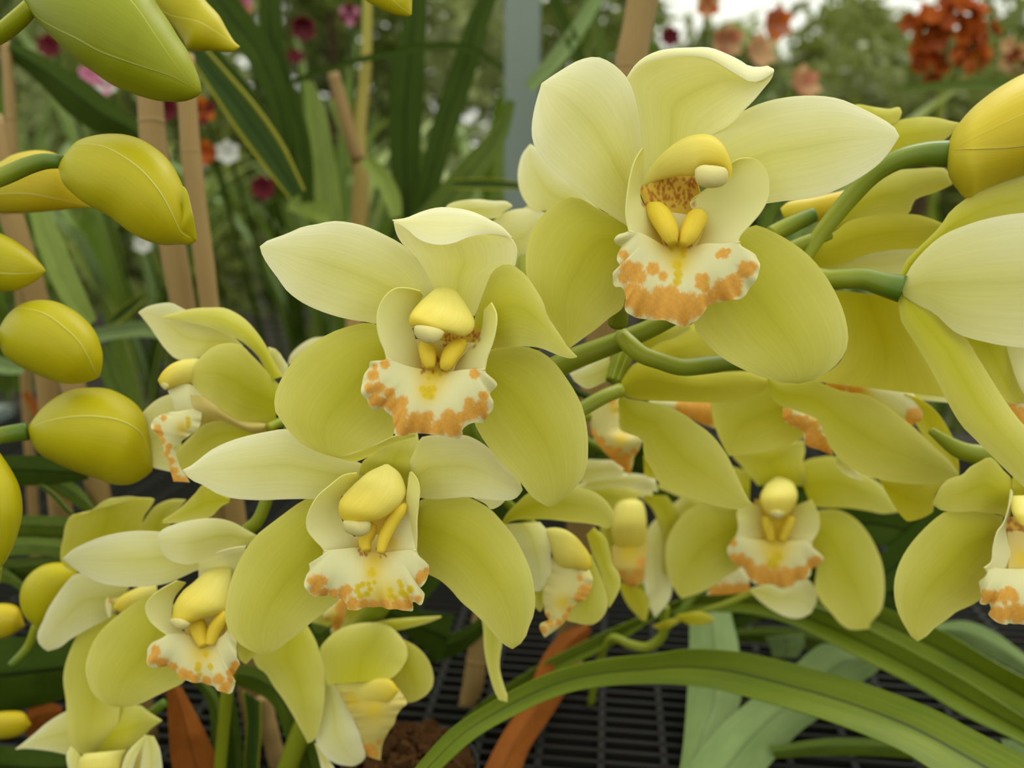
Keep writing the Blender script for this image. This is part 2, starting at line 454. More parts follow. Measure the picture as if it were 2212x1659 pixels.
def bud(label, d, c, L, R, seams=(), a=(0,), k=1.0, m='bud', nu=40, grp='orchid buds', lap=.008):
    """closed bud: overlapping sepals, each its own shell lapped along traced seams"""
    f = Fl('orchid_bud', label, 'bud', d, c, grp, 0)
    Lp = spline(P(L), nu); Rp = spline(P(R), nu)
    u = np.linspace(0, 1, nu)
    hw = np.hypot(*(Rp - Lp).T) / 2
    cuts = [np.zeros(nu)]
    for s in seams:
        S = spline(P(s), nu)
        ax = Rp - Lp
        vv = ((S - Lp) * ax).sum(1) / ((ax ** 2).sum(1) + 1e-9)
        vv = np.clip(vv, .02, .98)
        vv[-2:] = vv[-3]
        cuts.append(vv)
    cuts.append(np.ones(nu))
    mmx = 1.0 / FPX * f.d * 1000
    def shell(ph0, ph1, r0, r1, nv, off):
        ph = ph0[:, None] * (1 - np.linspace(0, 1, nv)) + ph1[:, None] * np.linspace(0, 1, nv)
        q = np.linspace(0, 1, nv)[None, :]
        rr = 1 + off + lap * (r0 * np.exp(-(q / .10) ** 2) + r1 * np.exp(-((1 - q) / .10) ** 2))
        mid = (Lp + Rp) / 2; ax = (Rp - Lp) / 2
        px = mid[:, :1] - ax[:, :1] * np.cos(ph) * rr; py = mid[:, 1:2] - ax[:, 1:2] * np.cos(ph) * rr
        dep = d + curve1(a, u)[:, None] - k * (hw * mmx)[:, None] * np.sin(ph) * rr
        uv = np.stack(np.broadcast_arrays(u[:, None], q), -1)
        return U(px, py, dep / 1000), uv
    n = len(cuts) - 1
    for i in range(n):
        p0 = np.arccos(1 - 2 * cuts[i]); p1 = np.arccos(1 - 2 * cuts[i + 1])
        mid_ = (i == n // 2) if n > 2 else (i == 0)
        if not mid_: p0 = p0 - (.06 if i > 0 else 0); p1 = p1 + (.06 if i < n - 1 else 0)
        if i == 0: p0 = p0 - .3
        if i == n - 1: p1 = p1 + .3
        top = (i == n // 2) if n > 2 else (i == 0)
        G, uv = shell(p0, p1, 1.0 if (top and i > 0) else -1.0 * (i > 0), 1.0 if (top and i < n - 1) else -1.0 * (i < n - 1), 16, 0)
        mb = MB(); mb.grid(G, uv); put('sepal', mb.mesh('sepal', org(f.root)), M[m], f.root, .0003)
    G, uv = shell(np.full(nu, math.pi + .2), np.full(nu, 2 * math.pi - .2), 0, 0, 16, -.001)
    mb = MB(); mb.grid(G, uv); put('sepal', mb.mesh('sepal', org(f.root)), M[m], f.root, .0003)
    return f
# ---------------------------------------------------------------- the three large flowers in front
PED = dict(mat=None)
# upper right flower
cr('C1')
f = flower('large pale yellow orchid flower highest on the spray, cream column tip turned right', 240, '640,700')
pet(f, 'petal', '560,880 470,822 390,770 330,712 260,660 180,590 120,510 104,440 115,340 150,215',
    '620,650 606,500 592,360 572,262 540,190 505,150 460,115 400,93 330,105 280,130 200,180 150,215', (15, 6, 3, 8), 4, 2)
pet(f, 'sepal', '610,660 592,480 572,330 545,200 590,140 660,108 760,88 850,86 930,102 1010,150 1060,180 1110,205 1160,196 1213,158',
    '860,620 930,455 990,420 1030,390 1070,345 1120,295 1170,235 1205,190 1215,158', (18, 12, 2, -2), -5, 0, strips=[
    ('540,190 580,130 630,90 690,65 760,54 830,51 920,51 1010,85 1060,110 1100,135 1150,140 1195,135 1215,150',
     '545,203 590,142 660,110 760,90 850,88 930,104 1010,152 1060,182 1110,207 1160,198 1215,162', (8, 2, -1, -1), 1.5, -5)])
pet(f, 'petal', '860,580 930,450 1000,390 1070,345 1130,315 1210,290 1300,275 1380,271 1460,275 1530,290 1600,320 1680,360 1740,395 1775,425 1790,457',
    '960,740 1100,770 1180,765 1250,755 1350,745 1430,730 1530,690 1620,640 1700,580 1750,520 1790,457', (15, 7, 4, 9), 4, -2)
pet(f, 'sepal', '570,870 540,832 450,815 390,780 330,745 275,738 225,760 160,810 110,880 85,950 75,1030 85,1120 120,1200 160,1260 200,1330 250,1400 275,1430',
    '600,1000 560,1060 530,1200 520,1245 460,1290 400,1340 330,1390 275,1430', (17, 13, 14, 19), 4, 3, 'petal2')
pet(f, 'sepal', '1040,960 1060,920 1090,880 1130,865 1200,890 1290,940 1370,1000 1440,1080 1500,1180 1540,1280 1557,1380 1545,1440 1510,1495 1450,1545 1390,1575 1330,1590',
    '900,1050 870,1150 850,1330 900,1400 960,1460 1040,1510 1130,1550 1230,1580 1330,1590', (16, 12, 12, 16), 4, -2, 'petal2')
lp = lip(f, [
    ('612,510 580,560 560,620 545,700 535,800 540,850 552,900 560,980', '618,515 616,600 602,690 602,740 632,790 680,880 720,970', dict(a=(-2, -3, -4, -4), t=8, c=0, base=SIDE, base2=WHITE)),
    ('1000,600 1040,565 1100,555 1150,570 1185,620 1195,680 1190,740 1160,800 1110,860 1058,920 1050,975',
     '960,660 905,700 855,735 830,765 850,800 890,830 892,890 855,950 835,1010', dict(a=(0, -2, -3, -4), t=8, c=0, base=SIDE, base2=WHITE)),
    ('548,890 600,900 660,930 720,965 770,975 840,968 900,950 980,950 1060,940',
     '545,900 530,905 505,910 480,935 500,950 520,958 505,990 495,1030 510,1065 480,1080 478,1100 490,1145 515,1150 535,1180 530,1240 545,1270 600,1290 660,1300 720,1305 770,1325 800,1330 840,1312 868,1295 900,1250 930,1222 1000,1212 1050,1206 1080,1190 1110,1150 1140,1090 1145,1030 1135,1000 1110,990 1072,975 1055,955',
     dict(a=(-7, -7, -7), t=[5, 1, -4, 1, 5], c=3, nu=150, nv=60, frill=(1.1, 7))),
    ('598,695 660,668 730,648 800,637 862,640', '600,705 640,790 700,850 770,985 850,960 895,830 862,650', dict(a=(4, 5, 5), t=-6, base=GOLD, nu=90, nv=60)),
    ('632,790 680,880 720,970', '892,830 890,890 840,990', dict(a=(2, -3, -6), c=-2, base=WHITE, nu=40, nv=40)),
], O='527,1000,22 548,1065,38 575,1075,42 590,1100,40 530,1105,28 660,1065,30 705,1100,22 570,1170,42 600,1200,50 640,1230,55 690,1190,45 740,1180,40 700,1250,55 760,1250,55 800,1280,45 830,1220,45 780,1215,45 850,1245,45 890,1215,35 935,1190,32 980,1160,50 1030,1130,42 1000,1185,32 1040,1170,25 560,1210,40 600,1250,35 1085,1065,38 1105,1060,30 1060,1090,22 985,995,24 960,1005,14 1005,985,14 875,1110,24 895,1150,26 900,1105,20 870,1140,18',
   Y='772,1050,22 775,1090,22 770,1125,20 800,985,16 798,1005,14 745,975,14 770,960,12 888,1125,30',
   S='770,960,90 780,1040,50 700,900,60 850,900,60', K=specks(610, 650, 860, 790, 120, 7, 3) + specks(720, 900, 850, 960, 12, 8, 9))
strand(lp, 'callus', '642,775,240,40 676,800,238,92 712,850,234,100 738,905,231,84 752,950,230,44', M['callus'], n=20)
strand(lp, 'callus', '868,800,238,40 866,825,237,92 842,870,234,98 818,920,231,80 798,955,230,40', M['callus'], n=20)
cm = pil(f, 'flower_column', '600,690 640,610 720,520 800,465 870,446 930,451 980,490 1015,560 1026,620 1012,656',
         '604,702 662,668 732,648 800,637 850,640 870,602 920,588 965,592 1000,612 1012,656', (12, 4, -4, -9, -10), .8)
pil(f, 'anther_cap', '852,638 856,606 890,588 940,592 990,600 1006,620 1008,648', '852,642 862,672 890,690 932,694 976,686 1000,667 1008,652', (-13, -15, -13), .9, 'cap', cm)
strand(f.root, 'pedicel', '600,900,256,60 500,1150,262,66 502,1250,263,92 500,1315,267,92', M['stem'], groove=.0)

# middle flower
cr('C2')
f = flower('large pale yellow orchid flower in the middle with folded top petal and tapering left petal', 236, '960,760')
pet(f, 'petal', '965,610 940,530 900,450 850,370 780,305 700,260 600,215 510,192 420,185 350,200 270,215 190,250 120,275 62,300 53,315',
    '800,760 700,722 600,700 530,690 440,670 340,635 260,595 190,540 140,470 95,410 64,355 53,315', (15, 7, 4, 7), 4, 2)
pet(f, 'sepal', '965,600 940,530 880,420 830,350 780,300 750,250 735,190', '1150,670 1200,560 1260,470 1345,430 1366,370 1362,310 1325,265 1250,250',
    (18, 12, 6, 0), -5, 0, strips=[
    ('730,180 800,170 860,145 920,125 980,115 1050,120 1110,130 1170,150 1230,180 1290,215 1340,268',
     '730,182 800,222 860,275 920,300 990,307 1050,295 1110,270 1170,255 1250,250 1330,268', (-2, -4, -3, 3), 1, -7)])
pet(f, 'petal', '1140,720 1150,690 1180,600 1210,520 1240,450 1280,415 1320,405 1360,420 1410,460 1460,530 1500,600 1520,670 1560,730 1600,790 1630,838 1660,862 1673,878',
    '1200,770 1228,830 1300,830 1370,825 1430,825 1490,835 1540,855 1590,875 1640,887 1673,880', (15, 6, 2, 4), 3, -3, 'petal2')
pet(f, 'sepal', '720,750 640,712 590,705 520,720 440,745 380,775 310,820 240,880 180,960 140,1040 125,1110 135,1170 165,1210 195,1252 250,1310 300,1342 380,1375 440,1390',
    '780,1050 760,1150 745,1230 735,1280 700,1300 640,1330 560,1360 500,1380 440,1390', (16, 12, 11, 14), 4, 2, 'petal2', strips=[
    ('440,1389 500,1379 560,1359 640,1329 740,1284 840,1270', '440,1391 500,1408 545,1412 600,1390 680,1345 760,1310 850,1284', (14, 13, 12), 0, 3)])
pet(f, 'sepal', '1170,930 1212,850 1290,830 1370,825 1440,835 1500,860 1560,910 1620,990 1670,1070 1705,1150 1725,1250 1730,1330 1725,1420 1700,1500 1650,1560 1600,1605 1560,1640',
    '1160,1010 1135,1140 1142,1190 1160,1240 1200,1310 1270,1400 1340,1470 1400,1540 1440,1590 1480,1620 1530,1645 1560,1640', (16, 13, 16, 22), 5, -3, 'petal2')
lp = lip(f, [
    ('870,540 800,525 740,530 690,570 655,640 650,720 665,790 690,850 700,895 720,960', '885,565 850,620 820,680 825,720 850,800 872,880 892,950', dict(a=(2, -2, -4, -4), t=8, base=SIDE, base2=WHITE)),
    ('1236,600 1262,660 1258,740 1238,820 1216,880 1202,950', '1200,640 1187,740 1152,810 1102,850 1062,900 1032,965', dict(a=(0, -3, -4, -4), t=8, base=SIDE, base2=WHITE)),
    ('700,885 800,925 890,945 950,955 1030,955 1100,945 1202,940',
     '700,890 690,898 650,905 615,905 610,930 590,960 577,1010 578,1070 600,1100 620,1140 640,1150 680,1140 700,1160 735,1190 742,1240 745,1275 775,1283 830,1270 900,1272 970,1280 1030,1290 1060,1300 1085,1280 1090,1245 1140,1215 1190,1215 1215,1180 1245,1140 1245,1110 1225,1070 1245,1045 1262,1025 1250,1000 1215,980 1202,955',
     dict(a=(-7, -7, -7), t=[5, 1, -4, 1, 5], c=3, nu=150, nv=60, frill=(1.1, 6))),
    ('985,750 1040,760 1095,775 1150,722', '900,860 980,960 1080,880 1150,815 1186,740', dict(a=(5, 5), t=-5, base=GOLD, nu=60, nv=40)),
    ('850,790 872,880 892,960', '1152,810 1062,900 1032,970', dict(a=(2, -3, -6), c=-2, nu=40, nv=40)),
], O='692,917,26 640,930,16 632,975,30 620,1040,28 660,1040,34 715,1065,30 640,1100,34 680,1110,28 730,1120,38 780,1110,32 770,1160,42 770,1210,42 785,1255,32 850,1210,48 910,1190,36 900,1240,42 970,1240,42 1020,1190,42 1040,1245,46 1080,1190,32 1122,1110,26 1130,1160,42 1180,1140,42 1192,1080,26 1205,1185,22 1150,967,27 830,1245,30',
   Y='885,1045,18 900,1075,18 925,1080,20 940,1045,18 915,1050,20 915,990,10 945,960,14 975,970,12 1005,950,16',
   S='940,970,80 910,1060,60 930,880,90 1040,860,60', K=specks(985, 740, 1185, 830, 50, 7, 4) + specks(880, 870, 1030, 960, 26, 8, 6))
strand(lp, 'callus', '905,800,234,60 905,840,232,84 915,890,229,80 925,935,228,46', M['callus'], n=18)
strand(lp, 'callus', '1100,800,234,40 1065,825,233,84 1030,865,230,90 1005,915,228,74 992,945,228,40', M['callus'], n=18)
cm = pil(f, 'flower_column', '1000,520 950,530 900,570 850,620 818,668 815,700 822,722 840,722 ', '1005,520 1050,535 1090,585 1120,630 1146,680 1151,722 1132,755 1092,776 1040,764 990,750 950,738 890,722 845,722', (10, 2, -5, -10, -10), .7)
pil(f, 'anther_cap', '838,742 842,722 870,716 920,722 970,735 995,750', '840,760 858,785 890,805 930,813 965,800 985,775 997,752', (-12, -14, -12), .9, 'cap', cm)
strand(f.root, 'pedicel', '1080,820,250,70 1110,1000,262,76 1110,1200,268,86 1130,1290,270,80 1190,1330,280,60', M['pedicel'], groove=.05)

# lower middle flower
cr('C3')
f = flower('large pale yellow orchid flower lower centre, pointed left petal, lip like a skirt', 254, '1300,420')
pet(f, 'petal', '1230,330 1080,270 1000,235 900,170 760,110 665,75 550,90 430,115 330,145 230,190 160,240 100,290 45,318',
    '1200,470 1000,470 920,482 830,490 750,490 650,492 520,497 400,493 310,480 230,450 170,410 90,375 45,322', (15, 8, 5, 8), 4, 0)
pet(f, 'sepal', '1080,440 1110,280 1160,230 1210,190 1300,130 1380,90', '1470,440 1460,250 1455,180 1440,80', (14, 10, 14, 20), -3, 0, 'petal2')
pet(f, 'petal', '1370,330 1430,200 1460,130 1500,115 1600,108 1720,110 1780,130 1860,180 1910,230 1970,300 2022,340 2045,375 2068,437',
    '1400,470 1450,482 1560,490 1650,485 1740,478 1785,485 1850,490 1920,497 1975,500 2022,490 2050,465 2068,437', (14, 6, 3, 4), 4, 2, strips=[
    ('1780,484 1830,486 1880,490 1960,498', '1780,486 1850,520 1880,550 1930,532 1962,503', (4, 8, 8), 0, 4)])
pet(f, 'sepal', '900,580 830,492 770,495 700,540 620,600 540,660 480,710 420,790 370,880 330,980 305,1080 295,1180 310,1260 350,1320 400,1370 460,1400 520,1420 545,1421',
    '980,800 985,900 985,1060 975,1092 920,1140 870,1180 800,1235 740,1290 670,1340 600,1390 545,1421', (16, 11, 10, 14), 4, 3, 'petal2')
pet(f, 'sepal', '1450,560 1470,489 1600,485 1740,480 1790,500 1880,555 1950,630 2020,720 2080,830 2120,930 2140,1040 2145,1120 2130,1200 2105,1260 2090,1310 2080,1335 2010,1385',
    '1430,760 1440,830 1500,900 1510,940 1570,970 1640,1030 1700,1100 1780,1170 1850,1240 1920,1320 1970,1365 2010,1385', (16, 12, 12, 17), 5, -3, 'petal2')
lp = lip(f, [
    ('1080,335 1000,350 920,410 850,470 800,550 778,620 785,680 830,740 870,780 888,810', '1090,360 1040,420 985,480 975,560 1000,640 1042,700 1085,740 1100,815', dict(a=(0, -3, -4, -4), t=7, base=SIDE, base2=WHITE)),
    ('1405,328 1440,370 1456,430 1450,520 1440,620 1440,720 1436,812', '1398,332 1385,420 1378,500 1398,600 1412,680 1400,740 1380,815', dict(a=(0, -5, -6, -5), t=3, base=SIDE, base2=WHITE)),
    ('1380,500 1400,610 1415,680 1432,800', '1330,520 1290,620 1262,720 1255,830', dict(a=(2, -2, -6), t=3)),
    ('985,520 1040,640 1085,740', '1392,430 1398,600 1380,770', dict(a=(8, 7, 5), t=0, base=GOLD)),
    ('1060,720 1085,760 1100,815', '1260,700 1255,760 1255,830', dict(a=(2, 0, -5), c=-2)),
    ('885,800 1000,790 1090,785 1200,815 1270,810 1350,800 1436,795',
     '885,803 880,830 830,870 790,885 800,920 780,950 773,990 785,1020 800,1055 825,1070 870,1075 920,1075 970,1085 1000,1095 1025,1105 1030,1145 1080,1150 1150,1141 1240,1140 1310,1145 1360,1155 1410,1168 1415,1105 1425,1100 1465,1120 1480,1080 1475,1060 1425,1050 1430,1030 1470,1010 1500,960 1507,895 1490,880 1455,840 1437,803',
     dict(a=(-7, -7, -7), t=[4, 0, -5, 0, 4], c=3, nu=150, nv=60, frill=(1.2, 6))),
], O='850,985,44 880,980,28 840,1030,36 810,975,20 880,1050,28 940,1058,30 1000,1050,38 1030,1032,30 1000,1080,30 1060,1110,38 1120,1120,32 1180,1125,32 1250,1122,36 1320,1125,36 1380,1120,36 1400,1090,24 1470,950,34 1455,970,26 1490,920,18 1450,1085,20 1060,1130,25',
   Y='1085,1040,18 1090,1015,18 1115,1000,18 1150,1000,16 1160,1030,18 1140,1060,20 1100,1068,18 1185,990,14 1172,935,22 1172,915,14 1280,1035,16 1285,1068,18 1335,985,16 1345,1010,18 1350,1050,24 1400,1030,22 1375,1070,24 1310,1080,16',
   S='1190,860,80 1170,940,50 1130,760,60 1280,760,60 1240,1080,120', K=specks(1085, 760, 1170, 830, 12, 8, 2) + specks(1200, 780, 1270, 840, 10, 8, 8))
strand(lp, 'callus', '1180,640,250,50 1160,680,249,84 1130,740,247,84 1140,800,245,50', M['callus'], n=18)
strand(lp, 'callus', '1370,525,250,30 1340,560,248,72 1290,630,247,82 1240,730,245,76 1222,815,243,46', M['callus'], n=18)
cm = pil(f, 'flower_column', '1250,284 1150,330 1080,390 1020,450 980,500 971,550 985,600 1010,632', '1270,285 1330,330 1362,390 1374,450 1342,520 1280,580 1210,622 1110,636', (10, 2, -6, -10, -11), .8)
pil(f, 'anther_cap', '998,640 1000,622 1040,618 1100,624 1150,622 1166,640', '1000,660 1010,685 1050,706 1095,716 1135,705 1158,680 1166,644', (-12, -14, -12), .9, 'cap', cm)
strand(f.root, 'pedicel', '1300,420,264,90 1300,700,276,90 1330,1100,296,100', M['pedicel'], groove=.05)
# ---------------------------------------------------------------- flowers round the three large ones
cr('C4')
f = flower('pale yellow orchid flower at bottom left with hooded rounded top petal and orange-rimmed lip', 288, '1200,620')
pet(f, 'petal', '1200,440 1100,400 960,385 850,372 740,370 650,380 560,400 480,430 400,470 345,519',
    '1250,560 1080,580 1000,615 920,650 850,665 740,672 640,668 560,655 500,630 430,590 390,560 345,521', (14, 8, 5, 9), 4, 0)
pet(f, 'petal', '1250,195 1110,122 1060,168 1010,220 960,265 885,312', '1245,215 1200,240 1150,290 1080,312 980,326 885,328', (16, 13, 14), -2, 2, 'petal2')
pet(f, 'sepal', '1392,394 1340,365 1270,325 1190,303 1100,303 1000,320 920,345 872,375 857,425',
    '1392,402 1330,460 1260,465 1170,495 1100,530 1030,550 960,540 900,508 857,425', (14, 4, -3, -2), 4, 3, 'petal', strips=[
    ('1335,452 1260,462 1170,490 1080,535', '1330,620 1260,680 1180,680 1080,640', (8, 6, 6), -3, 6)])
pet(f, 'sepal', '900,700 800,722 720,770 640,830 570,890 510,970 475,1060 465,1120 480,1190 505,1250 560,1300 610,1320 650,1325',
    '930,900 990,1000 1030,1120 1000,1190 920,1232 850,1265 780,1300 710,1322 650,1325', (16, 11, 11, 15), 4, 2, 'petal2')
pet(f, 'sepal', '1240,900 1285,980 1300,1060 1333,1090', '1540,880 1470,960 1400,1030 1340,1090', (14, 14, 16), 2, 0, 'petal2')
lp = lip(f, [
    ('960,640 870,690 810,740 790,790 810,850 860,900 912,935', '1010,650 945,740 935,850 965,900 1030,930', dict(a=(2, -2, -3), t=6, base=SIDE, base2=WHITE)),
    ('1260,700 1270,800 1262,900 1240,960', '1225,700 1222,800 1215,880 1190,960', dict(a=(2, -2, -3), t=4, base=SIDE, base2=WHITE)),
    ('960,820 1000,900 1040,960', '1225,800 1222,880 1200,960', dict(a=(2, -1, -5), c=-2)),
    ('910,930 1000,930 1080,965 1150,970 1210,940 1245,900',
     '910,932 880,955 820,985 802,1020 808,1070 825,1110 860,1110 920,1115 960,1140 1000,1170 1060,1190 1120,1205 1180,1225 1255,1252 1268,1215 1280,1185 1245,1208 1240,1190 1275,1140 1306,1090 1300,1070 1280,1020 1280,980 1252,902',
     dict(a=(-6, -6, -6), t=[4, 0, -4, 0, 4], c=3, nu=110, nv=44, frill=(1.0, 6))),
], O='850,1020,27 840,1062,28 880,1085,32 940,1110,30 1000,1145,32 1060,1172,25 1120,1188,30 1190,1172,30 1222,1220,30 1255,1140,25 1278,1100,25 1252,1180,20 1030,1150,24',
   Y='1080,1100,18 1075,1120,16 1145,1108,17 1120,1040,16 1085,1150,14', S='1100,1030,80 1040,880,70 1200,880,50')
strand(lp, 'callus', '1060,850,285,40 1075,880,284,84 1090,940,282,80 1108,995,280,50', M['callus'], n=18)
strand(lp, 'callus', '1228,810,284,30 1200,850,283,66 1165,910,282,74 1140,990,280,46', M['callus'], n=18)
cm = pil(f, 'flower_column', '1215,560 1120,590 1050,650 990,700 947,770 936,840 932,882', '1262,572 1256,650 1240,740 1222,805 1180,828 1100,848 1010,882', (10, 2, -6, -10), .8)
pil(f, 'anther_cap', '925,850 950,842 1000,850 1035,872', '925,872 950,898 985,908 1015,900 1036,876', (-12, -13, -12), .9, 'cap', cm)
strand(f.root, 'pedicel', '1300,600,298,70 1420,520,304,60 1500,380,310,55', M['pedicel'])

cr('C5')
f = flower('orchid flower seen from the side left of centre, lip pointing down left', 292, '1080,900')
pet(f, 'petal', '880,420 820,365 700,280 560,210 430,145 370,115 290,118 200,140 132,180', '800,440 640,460 540,512 410,517 330,450 270,370 210,280 132,182', (12, 8, 10, 12), 3, 2)
pet(f, 'sepal', '1160,640 1090,520 1040,420 980,330 900,240 820,185 740,152 650,150 560,153 480,165 400,185 300,219',
    '1080,670 1030,570 990,500 920,430 840,372 740,330 640,290 520,260 400,240 300,221', (8, 4, 2, 4), 3, -6, 'petal2')
pet(f, 'petal', '1135,700 1060,620 1000,550 940,490 870,420 800,403 720,410 650,440 590,490 530,560 499,622',
    '1110,970 1062,974 950,968 860,955 780,920 720,870 660,810 590,770 525,705 499,624', (10, 0, -6, -4), 5, 3, 'petal2')
pet(f, 'sepal', '430,820 390,765 330,778 260,810 180,880 110,970 65,1070 48,1140', '440,1200 400,1318 300,1310 230,1290 150,1250 90,1200 48,1142', (10, 10, 14), 3, 0)
pet(f, 'sepal', '1070,995 900,1000 720,960 600,985 500,1075 420,1165 400,1240', '1070,1050 905,1085 700,1150 600,1220 510,1290 410,1318 400,1245', (8, 6, 8), 3, 2, 'petal2')
pet(f, 'petal', '1060,430 1120,452 1200,565', '1075,530 1130,640 1195,640', (14, 16, 18), 1, 0)
lip(f, [
    ('480,700 600,770 720,865 860,955 1078,985', '560,1000 640,956 720,956 800,986 880,1020 950,1045 1050,1032 1080,990', dict(a=(-2, 0, 3, 6), c=5, t=2, base=np.array(lin((226, 210, 128))))),
    ('340,742 420,706 500,700 580,760', '372,815 400,890 470,905 570,1000', dict(a=(-6, -5, -3), c=2, t=0)),
    ('430,890 330,905 245,945 220,1010 266,1050 316,1160 306,1182 335,1222 360,1310 382,1392',
     '580,860 570,990 500,1060 430,1110 392,1170 405,1230 430,1300 460,1340 495,1400', dict(a=(-6, -8, -7, -5), c=2, t=3, nu=60, nv=30, rip=.6)),
], O='270,1010,28 282,1050,32 300,1100,28 345,1142,24 330,1195,24 355,1250,32 380,1320,34 405,1380,40 450,1390,32 340,1170,20 310,940,22', Y='485,945,18 488,975,18 485,1000,14', S='440,1010,50')
cm = pil(f, 'flower_column', '620,512 580,512 500,512 430,525 360,555 300,610 268,664', '600,700 520,692 450,700 390,712 335,735 290,712 268,668', (2, -6, -9), .8)
pil(f, 'anther_cap', '284,690 300,672 340,690 352,712', '284,695 300,722 325,738 352,716', (-9, -10), .9, 'cap', cm)
strand(f.root, 'pedicel', '1060,1010,294,70 1150,970,298,75 1260,960,304,70', M['pedicel'])

cr('C4')
f = flower('pale orchid flower behind the bottom left one, bent top petal and drooping left petals', 322, '640,780')
pet(f, 'sepal', '480,560 400,590 336,545 328,480 345,400 352,350 375,300 405,280 470,275 500,255 560,210 620,190',
    '760,420 780,300 825,230 838,197 770,190 700,181 620,190', (14, 8, 4, 8), -4, 0, 'petal2')
pet(f, 'petal', '740,400 780,320 830,250 880,215 940,198 1010,200', '920,420 925,340 960,270 1010,202', (10, 10, 12), 2, 0, 'petal2')
pet(f, 'petal', '720,640 640,640 520,610 420,600 370,640 310,720 260,800 235,860 204,930 215,985 260,1022', '640,790 575,850 500,890 430,930 380,960 330,1000 260,1022', (12, 6, 6, 10), 3, 2)
pet(f, 'sepal', '620,820 575,850 500,886 430,930 390,1000 355,1100 345,1180 360,1290 365,1400 375,1500 410,1560 460,1590 520,1605',
    '700,900 700,1100 690,1250 655,1325 645,1400 600,1500 560,1570 520,1605', (14, 10, 10, 16), 4, 0, 'petal2')
lip(f, [('600,740 640,780 690,860', '880,690 840,800 800,880', dict(a=(2, -2), base=CREAM)),
        ('580,735 573,770 590,840', '598,740 605,780 602,838', dict(a=(-4, -4), base=WHITE, nu=14, nv=6))], O='605,750,14')
pil(f, 'flower_column', '850,640 740,680 650,730 612,788', '860,760 780,790 690,820 614,792', (4, -4, -8), .8)
strand(f.root, 'pedicel', '760,720,334,60 950,800,336,56 1250,800,340,50', M['pedicel'])

f = flower('low orchid flower at the bottom left edge seen from above, ribbed long petals', 330, '520,1560')
pet(f, 'sepal', '420,1320 330,1365 260,1410 190,1470 130,1520 88,1553', '420,1600 300,1570 200,1556 130,1552 88,1557', (8, 6, 8), 3, 4)
pet(f, 'sepal', '560,1360 640,1328 760,1318 805,1350 880,1400', '480,1640 600,1610 690,1560 770,1500 825,1440 880,1402', (8, 2, 4), 4, 0, 'petal2')
pil(f, 'flower_column', '460,1580 425,1620 430,1760', '690,1560 660,1620 640,1760', (-6, -8, -8), .7, 'column')
pet(f, 'petal', '385,1540 362,1600 400,1760', '440,1590 435,1640 440,1760', (-4, -6, -6), 2, 0)
pet(f, 'petal', '780,1490 690,1580 640,1760', '795,1500 745,1590 690,1760', (-8, -10, -10), 1, 0)
pet(f, 'petal', '785,1480 775,1580 750,1760', '835,1485 872,1570 890,1760', (-8, -8, -6), 3, 0)
lip(f, [('700,1560 640,1640 600,1780', '820,1500 790,1640 760,1780', dict(a=(0, -3), base=CREAM))])
strand(f.root, 'pedicel', '560,1480,338,60 760,1400,342,56 900,1300,344,50', M['pedicel'])

cr('D5')
f = flower('orchid flower bottom centre facing down right, domed top petal over a cream lip', 325, '700,760')
pet(f, 'petal', '300,200 100,500 140,600 200,642 260,740 340,850 420,980 480,1090 520,1162 535,1199', '500,215 590,370 630,480 670,640 660,900 620,1100 590,1170 535,1199', (4, -2, -6, -4), 4, 3, 'petal2')
pet(f, 'sepal', '640,600 640,850 620,1050 600,1170 620,1230 680,1310 760,1360 840,1377 900,1380 960,1350',
    '680,660 760,760 830,860 880,970 930,1080 960,1170 990,1270 993,1310 960,1350', (4, 0, -2, 2), 3, -2)
pet(f, 'sepal', '590,1200 620,1300 660,1480', '640,1240 700,1330 800,1480', (6, 8, 8), 1, 0)
pet(f, 'sepal', '690,735 650,560 632,450 680,380 760,310 860,265 980,243 1100,245 1200,280', '1185,692 1230,660 1290,590 1326,510 1320,430 1270,350 1200,280', (-4, 2, 6, 8), 6, 0, 'petal2')
pet(f, 'petal', '1230,350 1320,385 1400,430 1470,500 1515,580 1536,680 1525,750 1480,810 1400,860 1330,876', '1180,600 1200,680 1210,720 1240,780 1280,830 1330,876', (8, 8, 10), 3, 2, 'petal2')
pet(f, 'sepal', '1060,240 1180,215 1300,205 1450,195 1595,189', '1200,310 1300,290 1400,266 1500,236 1598,196', (12, 14, 16), 2, 0, 'petal2')
lip(f, [('790,800 870,950 930,1060 960,1160 985,1250 1010,1300', '1250,760 1322,880 1280,920 1240,980 1222,1040 1180,1100 1130,1200 1112,1335', dict(a=(0, -4, -3, 4), c=5, base=np.array(lin((232, 218, 130))), nu=60, nv=40, rip=.5))],
    O='1040,1255,50 1010,1230,30 1075,1290,24 1100,1190,20', S='1060,930,90 900,850,80')
pil(f, 'flower_column', '725,738 850,720 1000,695 1130,680 1200,698 1258,775', '728,746 800,820 880,852 960,890 1100,884 1180,872 1256,790', (4, -4, -8), .7)
strand(f.root, 'pedicel', '700,620,334,90 560,500,340,84 420,420,344,70', M['pedicel'])

f = flower('sliver of an orchid flower peeping out under the lower centre lip', 362, '780,150')
lip(f, [('790,30 700,120 652,180 680,212 742,242 718,300 735,348', '850,40 838,150 812,230 772,300 742,348', dict(a=(0, -2, 0), c=2, nu=40, nv=20))],
    O='810,120,60 800,200,50 760,260,36 690,215,20 830,70,40', S='740,180,60')
pet(f, 'sepal', '700,60 590,190 560,235', '760,200 740,245 690,268', (6, 8, 8), 2, 0, 'petal2')
pet(f, 'sepal', '850,60 835,180 780,310', '1090,60 1075,190 1060,250', (8, 10, 10), 3, 0, 'petal2')
strand(f.root, 'pedicel', '800,120,368,60 700,60,366,56 600,0,360,50', M['pedicel'])

